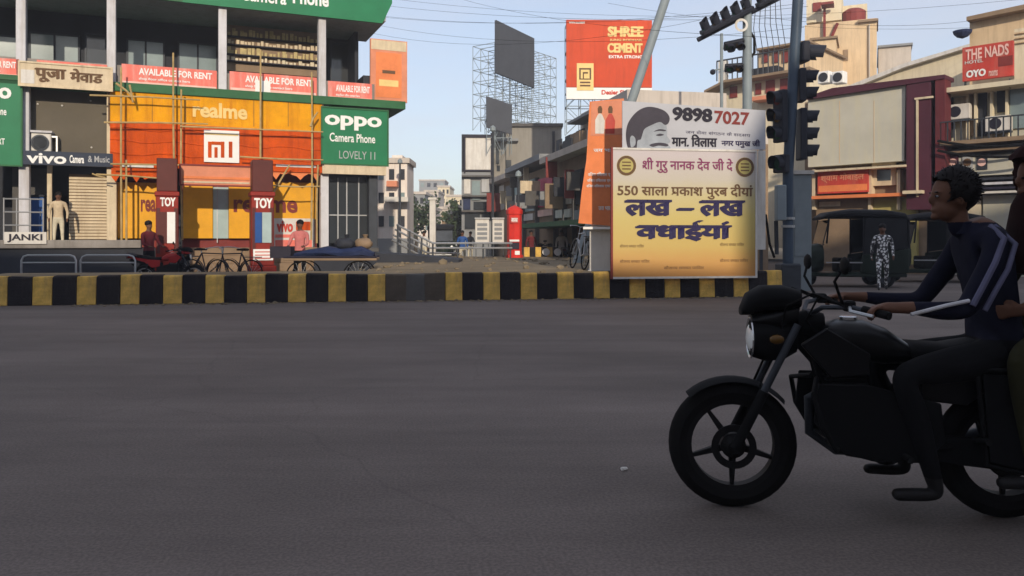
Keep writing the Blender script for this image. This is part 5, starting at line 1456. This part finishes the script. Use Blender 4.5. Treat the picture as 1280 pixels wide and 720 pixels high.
# light piping of the jacket sleeve and the bag strap
def sp_(u, v, y): return Vector((bx(u), y, bz(u, v)))
B().tube([sp_(1212, 288, .14), sp_(1214, 303, .252), sp_(1200, 330, .290), sp_(1184, 357, .312), sp_(1172, 378, .322)], .014, 7).build('sleeve_stripe', 'strap_grey', rd, smooth=True)
B().tube([sp_(1219, 288, .12), sp_(1226, 310, .255), sp_(1214, 338, .288), sp_(1198, 362, .31), sp_(1186, 384, .315)], .012, 7).build('sleeve_stripe', 'strap_grey', rd, smooth=True)
B().tube([sp_(1168, 372, .322), sp_(1140, 376, .348), sp_(1100, 384, .375)], .009, 7).build('sleeve_stripe', 'column_white', rd, smooth=True)
B().lathe([(.088, -.03), (.075, .025), (.062, .03), (.07, -.03)], 'Z', sp_(1206, 289, 0), 18, closed=True).build('collar', 'shirt_navy', rd, smooth=True)
# pillion
pl_ = thing('person', 'pillion passenger in dark maroon scarf and olive clothes, cut off by the right edge', 'person', bloc, PI - TH)
J2, E2 = {}, []
def jq(k, u, v, y, r): J2[k] = (Vector((bx(u), y, bz(u, v))), r)
jq('pelvis', 1322, 417, 0, (.16,.14)); jq('waist', 1318, 370, 0, (.14,.13)); jq('chest', 1308, 315, 0, (.15,.13)); jq('collar', 1300, 283, 0, (.10,.08)); jq('neck', 1296, 263, 0, .055)
E2 += [('pelvis','waist'),('waist','chest'),('chest','collar'),('collar','neck')]
for s_, n in ((1,'L'),(-1,'R')):
    jq('sho'+n, 1300, 290, s_*.17, (.06,.06)); jq('elb'+n, 1276, 360, s_*.24, (.048,.048)); jq('wri'+n, 1246, 388, s_*.19, (.032,.028))
    jq('hip'+n, 1316, 425, s_*.11, (.11,.11)); jq('knee'+n, 1232, 440, s_*.24, (.075,.075)); jq('ank'+n, 1250, 560, s_*.22, (.045,.045)); jq('heel'+n, 1256, 590, s_*.22, (.036,.032)); jq('toe'+n, 1206, 588, s_*.24, (.032,.026))
    E2 += [('collar','sho'+n),('sho'+n,'elb'+n),('elb'+n,'wri'+n),('pelvis','hip'+n),('hip'+n,'knee'+n),('knee'+n,'ank'+n),('ank'+n,'heel'+n),('heel'+n,'toe'+n)]
    hand(J2, E2, 'h'+n, 'wri'+n, Vector((bx(1243), s_*.185, bz(1243, 390))), (1, -s_*.4, -.1), (.1, 0, 1), (0, -s_, -.2))
h2 = Vector((bx(1284), 0, bz(1284, 233)))
blob2 = [(h2 + Vector((.0,0,.02)), (.096,.074,.102), 3), (h2 + Vector((.03,0,-.055)), (.064,.055,.062), 3), (h2 + Vector((.096,0,-.012)), (.018,.013,.024), 2), (h2 + Vector((.085,0,-.062)), (.016,.024,.011), 2), (h2 + Vector((-.02,0,-.10)), (.05,.05,.08), 2)]
def pil_cls(c):
    if c.z > bz(1300, 266) and abs(c.y) < .12: return 2
    for n in 'LR':
        if (c - J2['wri'+n][0]).length < .13 and c.x > J2['wri'+n][0].x - .01: return 2
        if c.z < J2['ank'+n][0].z - .03: return 3
    return 0 if c.z > bz(1300, 440) or True else 1
skin_body('body', J2, E2, ['kurta_olive', 'trouser_black', 'skin', 'shoe_black'], pil_cls, pl_, blob2, 0.009, smooth=3)
hs_ = cap_hair(pl_, h2, 'scarf_maroon', fr=.075, drop=-.10, grow=1.25, rx=.125); hs_.name = 'head_scarf'
b = B(); b.loft([(0,0,.09,.11),(.09,.01,.12,.13),(.20,-.01,.19,.14),(.32,-.02,.22,.15),(.42,-.02,.21,.14)], 18, 2.2)
o = b.build('shawl', 'scarf_maroon', pl_, smooth=True); o.rotation_euler = (0, R(82), 0); o.location = (h2.x - .035, 0, h2.z - .05)
b = B(); b.loft([(0, 0, .20, .26), (.16, -.03, .27, .33), (.32, -.05, .30, .36), (.46, -.06, .29, .35), (.56, -.05, .28, .33)], 22, 2.2)
for v in b.bm.verts:
    a = math.atan2(v.co.y, v.co.z); v.co.y *= 1 + .05*math.sin(a*9 + v.co.x*6); v.co.z *= 1 + .06*math.sin(a*11)
o = b.build('long_skirt', 'trouser_black', pl_, smooth=True); o.rotation_euler = (0, R(90), 0); o.location = (bx(1300), 0, .90)
for s_ in (-1, 1): B().ball(h2 + Vector((.088, s_*.03, .004)), (.008, .013, .006), 2).build('eye', 'hair', pl_, smooth=True)

# parked motorcycles: copies with their own paint
dup(mc, pw(212, HZ, 21.8).xy.to_3d(), R(8), 'dark red motorcycle parked in front of the left red gate pillar', 'parked motorcycles', {'bike_black': 'bike_red', 'alloy_dark': 'steel'})
for u, Y, rz, lab, sw in ((672, 37.5, 70, 'parked motorcycle nearest the red booth under the green awning', {'bike_black': 'bike_red', 'alloy_dark': 'steel'}),
                          (691, 36.8, 105, 'parked motorcycle in the middle of the row under the green awning', {'alloy_dark': 'steel'}),
                          (709, 36.2, 80, 'parked motorcycle with pale bodywork beside the leaning bicycle', {'bike_black': 'plaster_grey', 'bike_plastic': 'steel_dark', 'alloy_dark': 'steel'})):
    dup(mc, pw(u, HZ, Y).xy.to_3d(), R(rz), lab, 'parked motorcycles', sw)

# ------------------------------------------------------------------ bicycle and handcart
def spoked(par, c, r, n=14, tr_=.017, m_='rubber', sp_m='steel', axis='Y'):
    t = B().lathe([(r + tr_*math.cos(2*PI*k/8), tr_*math.sin(2*PI*k/8)) for k in range(8)], axis, c, 28, closed=True).build('wheel', m_, par, smooth=True)
    b = B()
    for k in range(n):
        a = 2*PI*k/n
        b.tube([Vector(c) + Vector((0, .02*(-1)**k, 0)), Vector(c) + Vector((math.cos(a)*r, 0, math.sin(a)*r))], .0035, 4)
    stuff(b.build('spoke', sp_m, t)); B().lathe([(.025, -.05), (.025, .05)], axis, c, 10).build('hub', 'steel', t)
    return t
def bicycle(label, loc, rz, group):
    t = thing('bicycle', label, 'bicycle', loc, rz, group)
    r = .33
    spoked(t, (.52, 0, r + .017), r); spoked(t, (-.52, 0, r + .017), r)
    b = B()
    BB, ST, HT, HB = (-.08, 0, .30), (-.22, 0, .84), (.36, 0, .82), (.40, 0, .66)
    for a, e in ((BB, ST), (ST, HT), (BB, HB), (HT, HB), (HB, (.52, .05, .35)), (HB, (.52, -.05, .35)), (ST, (-.52, .05, .35)), (ST, (-.52, -.05, .35)), (BB, (-.52, .05, .35)), (BB, (-.52, -.05, .35))):
        b.tube([a, e], .015, 6)
    b.build('frame', 'ink_black', t)
    B().tube([HT, (.34, 0, .98), (.30, .10, 1.0), (.22, .27, .98), (.08, .29, .95)], .012, 6).build('handlebar', 'steel', t, smooth=True)
    B().tube([(.34, 0, .98), (.30, -.10, 1.0), (.22, -.27, .98), (.08, -.29, .95)], .012, 6).build('handlebar', 'steel', t, smooth=True)
    B().loft([(-.38, .93, .09, .03), (-.30, .935, .10, .035), (-.16, .93, .04, .025), (-.08, .925, .02, .02)], 10).build('saddle', 'rubber', t, smooth=True)
    B().tube([ST, (-.25, 0, .92)], .013, 6).build('seat_post', 'steel', t)
    B().box(-.78, -.34, -.07, .07, .74, .76).build('carrier', 'steel_dark', t)
    B().lathe([(.09, -.055), (.09, -.05), (.075, -.05), (.075, -.055)], 'Y', BB, 18, closed=True).build('chain_ring', 'steel', t)
    for s_ in (-1, 1): B().tube([(BB[0], s_*.06, BB[2]), (BB[0] + s_*.12, s_*.08, BB[2] - s_*.10), (BB[0] + s_*.12, s_*.17, BB[2] - s_*.10)], .01, 5).build('pedal', 'steel_dark', t)
    for x in (.52, -.52):
        b = B()
        for k in range(9):
            a0, a1 = R(10 + k*16), R(10 + (k+1)*16)
            vs = [b.bm.verts.new((x + math.cos(a)*(r+.045), y, r + .017 + math.sin(a)*(r+.045))) for a, y in ((a0,-.03),(a1,-.03),(a1,.03),(a0,.03))]
            b.bm.faces.new(vs)
        b.build('mudguard', 'ink_black', t)
    return t
bc = bicycle('black bicycle parked between the red gate pillars, front wheel to the right', pw(262, HZ, 22.4).xy.to_3d(), R(-14), 'parked bicycles')
bc.scale = (1.12,)*3
dup(bc, pw(293, HZ, 22.0).xy.to_3d(), R(158), 'second black bicycle, parked closer to the right gate pillar', 'parked bicycles', scale=1.12)
o = dup(bc, pw(722, HZ, 20.6).xy.to_3d() + Vector((0, 0, .56)), R(100), 'bicycle leaning against the white booth under the orange banner', 'parked bicycles', {'ink_black': 'steel'})
o.rotation_euler = (R(9), 0, R(100))
ct = thing('handcart', 'dark blue loaded handcart on four spoked wheels beside the right gate pillar', 'handcart', pw(415, HZ, 21.0).xy.to_3d(), R(5))
for x in (-.72, .72):
    for y in (-.42, .42): spoked(ct, (x, y, .39), .37, 16)
B().box(-1.15, 1.2, -.5, .5, .78, .84).build('bed', 'brown_wall', ct, bevel=.01)
for y in (-.47, .47): B().tube([(-1.15, y, .87), (1.2, y, .87)], .03, 6).build('side_rail', 'ink_black', ct)
for x in (-.72, .72): B().tube([(x, -.46, .39), (x, .46, .39)], .02, 6).build('axle', 'steel_dark', ct)
b = B(); b.loft([(-.95, .90, .30, .05), (-.6, .95, .42, .10), (-.1, .99, .44, .14), (.3, .96, .45, .11), (.8, 1.0, .42, .15), (1.1, .92, .30, .07)], 14, 2.3)
for v in b.bm.verts: v.co += Vector((random.uniform(-.03,.03), random.uniform(-.03,.03), random.uniform(-.02,.03)))
tp = b.build('tarp', 'blue_tarp', ct, smooth=True)
for x, y, sx, lab, m_ in ((.35, -.05, .26, 'dark bulging sack on the middle of the blue handcart', 'dark_wall'), (.82, .08, .24, 'brown bulging sack on the right end of the blue handcart', 'brown_wall')):
    c_, s2 = math.cos(R(5)), math.sin(R(5)); o_ = ct.location
    sk = thing('sack', lab, 'sack', (o_.x + x*c_ - y*s2, o_.y + x*s2 + y*c_, 1.08), R(5), 'sacks on the handcart')
    b = B(); b.ball((0, 0, .13), (sx, .24, .16), 3)
    for v in b.bm.verts: v.co *= 1 + .06*math.sin(v.co.x*23 + v.co.y*17) + random.uniform(-.015, .015)
    b.build('cloth', m_, sk, smooth=True)
    B().lathe([(.03, 0), (.05, .05), (.08, .10), (.05, .11)], 'Z', (.04, 0, .27), 9).build('tied_neck', m_, sk, smooth=True)
bx2 = thing('black_crate', 'black crate standing on the left end of the blue handcart', 'crate', pw(363, HZ, 21.0).xy.to_3d() + Vector((-.03, -.05, .842)), R(5))
B().box(-.42, .10, -.3, .3, 0, .05).build('base', 'ink_black', bx2)
for a in ((-.42, .10, -.3, -.27), (-.42, .10, .27, .3), (-.42, -.39, -.268, .268), (.07, .10, -.268, .268)): B().box(*a, .052, .3).build('side', 'ink_black', bx2)
simple_person('person in a pink shirt standing behind the blue handcart', pw(375, HZ, 22.3).xy.to_3d() + Vector((0,0,0)), R(175), 'shirt_pink', 'trouser_black', 'push', h=1.06)
simple_person('person in dark red clothes standing beside the parked red motorbike', pw(186, HZ, 22.6).xy.to_3d(), R(-120), 'shirt_red', 'trouser_black', 'push', h=1.05)
simple_person('person in tan clothes standing on the plinth before the shutter', FA.world(FA.s(73, .4), .4, 1.054), FA.rz + PI, 'shirt_tan', 'trouser_cream', 'stand', h=.98)
# blue drum rack / machine in the shop recess
bm_ = FA.root('blue_cabinet', 'blue metal cabinet standing in the dark recess behind the counter railing', 'cabinet', 45, -0.6, 1.054)
bm_.part('case', 'blue', 38, 55, 246, 291, -0.4, 0, bevel=.02); bm_.part('door', 'blue', 39.5, 53.5, 250, 286, .002, .02); bm_.part('handle', 'steel', 50, 51, 264, 270, .021, .05); bm_.part('top', 'dark_wall', 37.5, 55.5, 243.5, 245.8, -.45, .05)
# hoop barriers on the far road edge
for u0, u1, lab in ((27, 95, 'low steel hoop barrier, the left one in front of the counter sign'), (101, 169, 'low steel hoop barrier, the right one near the scaffold foot')):
    Y = 21.5
    a, e = pw(u0, 319, Y), pw(u1, 319, Y); mid = (a + e)/2; mid.z = 0
    hb_ = thing('hoop_barrier', lab, 'barrier', mid, 0, 'steel hoop barriers')
    hw, hz_ = (e.x - a.x)/2, a.z
    B().tube([(-hw, 0, -.02), (-hw, 0, hz_ - .14), (-hw + .05, 0, hz_ - .04), (-hw + .16, 0, hz_), (hw - .16, 0, hz_), (hw - .05, 0, hz_ - .04), (hw, 0, hz_ - .14), (hw, 0, -.02)], .028, 8).build('hoop', 'steel', hb_, smooth=True)
    B().tube([(-hw, 0, hz_ - .2), (hw, 0, hz_ - .2)], .022, 7).build('cross_bar', 'steel', hb_)

# ------------------------------------------------------------------ auto-rickshaws
def rickshaw(label, loc, rz):
    t = thing('auto_rickshaw', label, 'auto rickshaw', loc, rz, 'auto rickshaws')
    for x, y in ((.95, 0), (-.75, .56), (-.75, -.56)):
        wh = B().lathe([(.13, -.05), (.19, -.06), (.22, -.04), (.22, .04), (.19, .06), (.13, .05)], 'Y', (x, y, .22), 20, closed=True).build('wheel', 'rubber', t, smooth=True)
        B().lathe([(.13, -.03), (.13, .03)], 'Y', (x, y, .22), 14).build('rim', 'steel_dark', wh)
    B().plan([(-1.25, -.62), (.15, -.66), (.75, -.46), (1.10, -.20), (1.10, .20), (.75, .46), (.15, .66), (-1.25, .62)], .26, .36).build('floor', 'auto_green', t, bevel=.02)
    B().loft([(1.20, .62, .08, .2), (1.12, .66, .26, .30), (.92, .70, .42, .36), (.70, .72, .52, .36), (.66, .72, .52, .35)], 16, 3).build('nose', 'auto_green', t, smooth=True)
    for s_ in (-1, 1):
        B().prism([(-1.28, .365), (-.15, .365), (-.2, .80), (-1.28, .95)], s_*.64 - .025, s_*.64 + .025).build('side_panel', 'auto_green', t, bevel=.015)
        for x, z in ((.62, 1.08), (-.25, .78), (-1.20, .96)):
            B().tube([(x, s_*.60, z), (x - .06 if x > 0 else x, s_*.58, 1.72)], .022, 6).build('roof_post', 'auto_black', t)
        B().ball((1.0, s_*.42, .78), (.05, .075, .075), 2).build('headlight', 'lamp_glass', t, smooth=True)
    B().box(-1.28, -1.23, -.61, .61, .365, 1.0).build('rear_panel', 'auto_green', t, bevel=.015)
    ws = B().prism([(.70, 1.06), (.56, 1.66), (.53, 1.66), (.67, 1.06)], -.50, .50).build('windscreen', 'glass_dark', t)
    B().loft([(.72, 1.70, .50, .04), (.55, 1.78, .62, .08), (0, 1.82, .68, .12), (-.8, 1.80, .68, .12), (-1.22, 1.74, .66, .10), (-1.32, 1.60, .62, .05)], 18, 3.2).build('canopy', 'auto_black', t, smooth=True)
    B().prism([(-1.33, .96), (-1.30, 1.70), (-1.26, 1.70), (-1.29, .96)], -.6, .6).build('rear_curtain', 'auto_black', t)
    for s_ in (-1, 1): B().prism([(-1.26, .97), (-.26, .82), (-.28, 1.70), (-1.24, 1.70)], s_*.60 - .012, s_*.60 + .012).build('side_curtain', 'auto_black', t)
    B().box(-1.15, -.62, -.55, .55, .365, .70).build('rear_seat', 'rubber', t, bevel=.03); B().box(-1.2, -1.05, -.55, .55, .703, 1.15).build('seat_back', 'rubber', t, bevel=.03)
    B().box(-.05, .28, -.3, .3, .365, .72).build('driver_seat', 'rubber', t, bevel=.03)
    B().tube([(.62, .30, 1.05), (.60, 0, 1.02), (.62, -.30, 1.05)], .016, 6).build('handlebar', 'steel_dark', t)
    B().box(1.1, 1.16, -.4, .4, .36, .42).build('bumper', 'steel', t, bevel=.01)
    B().box(-.2, .65, .655, .67, .60, .63).build('trim_strip', 'steel', t)
    return t
rk1 = rickshaw('dark green auto rickshaw with a black canopy standing behind the signal post', pw(1058, HZ, 22.6).xy.to_3d(), R(172))
rk1.scale = (1.12,)*3
dup(rk1, pw(1160, HZ, 25.0).xy.to_3d(), R(176), 'second auto rickshaw, mostly hidden behind the rider', 'auto rickshaws', scale=1.12)
pp = simple_person('person wrapped in black and white patterned cloth beside the auto rickshaw', pw(1103, HZ, 20.6).xy.to_3d(), R(160), 'print_cloth', 'print_cloth', 'walk', h=.98)
# traffic and walkers in the side street
for u, Y, rz, lab in ((552, 46, -80, 'small auto rickshaw coming along the side street beside the pale gate post'), (566, 58, -95, 'distant auto rickshaw deep in the side street below the small tree')):
    dup(rk1, pw(u, HZ, Y).xy.to_3d(), R(rz), lab, 'auto rickshaws')
for u, Y, rz, lab, sw in ((530, 40, 160, 'walker in pale cream clothes beside the pipe railing', {'shirt_tan': 'white_worn'}), (578, 38, 190, 'walker in a blue shirt by the dark corner shops', {'shirt_tan': 'blue'}), (588, 44, 150, 'walker in a dark shirt left of the notice kiosks', {'shirt_tan': 'dark_wall'}), (664, 36, 200, 'person in a red shirt standing beside the striped low barrier', {'shirt_tan': 'shirt_red'}), (702, 35.5, 170, 'person in a white shirt behind the round white reflectors', {'shirt_tan': 'white_worn'})):
    src = [o_ for o_ in C.objects if o_.get('label', '').startswith('person in tan')][0]
    dup(src, pw(u, HZ, Y).xy.to_3d(), R(rz), lab, 'walkers in the side street', sw)
# small stone on the road
b = B(); b.ball((0,0,.008), (.022,.018,.013), 2)
for v in b.bm.verts: v.co *= random.uniform(.85, 1.15)
tag(b.build('pebble', 'white_worn', loc=pw(780, HZ, 4.66).xy.to_3d()), 'tiny pale pebble lying on the dark road in front of the wheel', 'stone')

# rubble and dust clods on the island
b = B(); rnd = random.Random(11)
for k in range(170):
    X_ = rnd.uniform(-4.0, 5.2); Y_ = rnd.uniform(18.2, 33)
    if X_ > .03*Y_*8: continue
    r_ = abs(rnd.gauss(0, .05)) + .02
    b.ball((X_, Y_, .56 + r_*.25), (r_*rnd.uniform(.7,1.4), r_, r_*rnd.uniform(.4,.8)), 1)
stuff(b.build('rubble', 'dirt'))
# grit, dust clods and leaves lying along the kerb foot
b = B(); rnd = random.Random(21)
for k in range(700):
    q_ = rnd.uniform(q0 + 2, q1); d_ = abs(rnd.gauss(0, .22)) + .03
    p_ = FK.world(q_, d_); r_ = abs(rnd.gauss(0, .010)) + .006
    if rnd.random() < .25:
        a_ = rnd.uniform(0, 6.28); c_, s2 = math.cos(a_)*r_*3, math.sin(a_)*r_*3
        b.bm.faces.new([b.bm.verts.new(v) for v in ((p_.x + c_, p_.y + s2, .012), (p_.x - s2*.5, p_.y + c_*.5, .02), (p_.x - c_, p_.y - s2, .01), (p_.x + s2*.5, p_.y - c_*.5, .006))])
    else:
        b.ball((p_.x, p_.y, r_*.4), (r_*1.3, r_, r_*.7), 1)
stuff(b.build('grit', 'dirt'))
# service wires and pipes on the right-hand facade
for v0, v1, lab in ((176, 171, 'drooping black cable bundle along the upper balcony of the right edge building'), (188, 186, 'second cable bundle just above the sign band of the right edge building')):
    a, e = FX.world(FX.s(1172, .9), .9, FX.z(1172, v0, .9)), FX.world(FX.s(1330, .9), .9, FX.z(1330, v1, .9)); mid = (a + e)/2
    tag(B().tube([a.lerp(e, i/10) - Vector((0,0,.25*4*(i/10)*(1-i/10))) - mid for i in range(11)], .05, 6).build('cable_bundle', 'rubber', loc=mid), lab, 'cable')
for u, v in ((1200, 150), (1250, 165)):
    a_ = FX.root('air_conditioner', f'small pale air conditioner on the right edge building, {"beside its first window" if u == 1200 else "nearer the picture edge"}', 'air conditioner', u, -.35, FX.z(u, v, -.35))
    B().box(-.4, .4, -.3, 0, 0, .55).build('case', 'white_worn', a_.o, bevel=.02)
    B().lathe([(.2, -.305), (.2, -.315)], 'Y', (-.08, 0, .28), 16).build('fan', 'ink_black', a_.o)
    B().box(-.4, .4, -.3, 0, -.06, -.003).build('bracket', 'steel_dark', a_.o)
# warm evening air: thin even haze round everything
hz = bpy.data.materials.new('haze'); hz.use_nodes = True
ht = hz.node_tree; ht.nodes.remove(ht.nodes['Principled BSDF'])
pv = ht.nodes.new('ShaderNodeVolumePrincipled'); pv.inputs['Color'].default_value = (0.86, 0.89, 0.97, 1); pv.inputs['Density'].default_value = 0.0016
ht.links.new(pv.outputs[0], ht.nodes['Material Output'].inputs['Volume'])
M['haze'] = hz
stuff(B().box(-460, 460, -460, 660, -1.0, 26.0).build('haze', 'haze'))
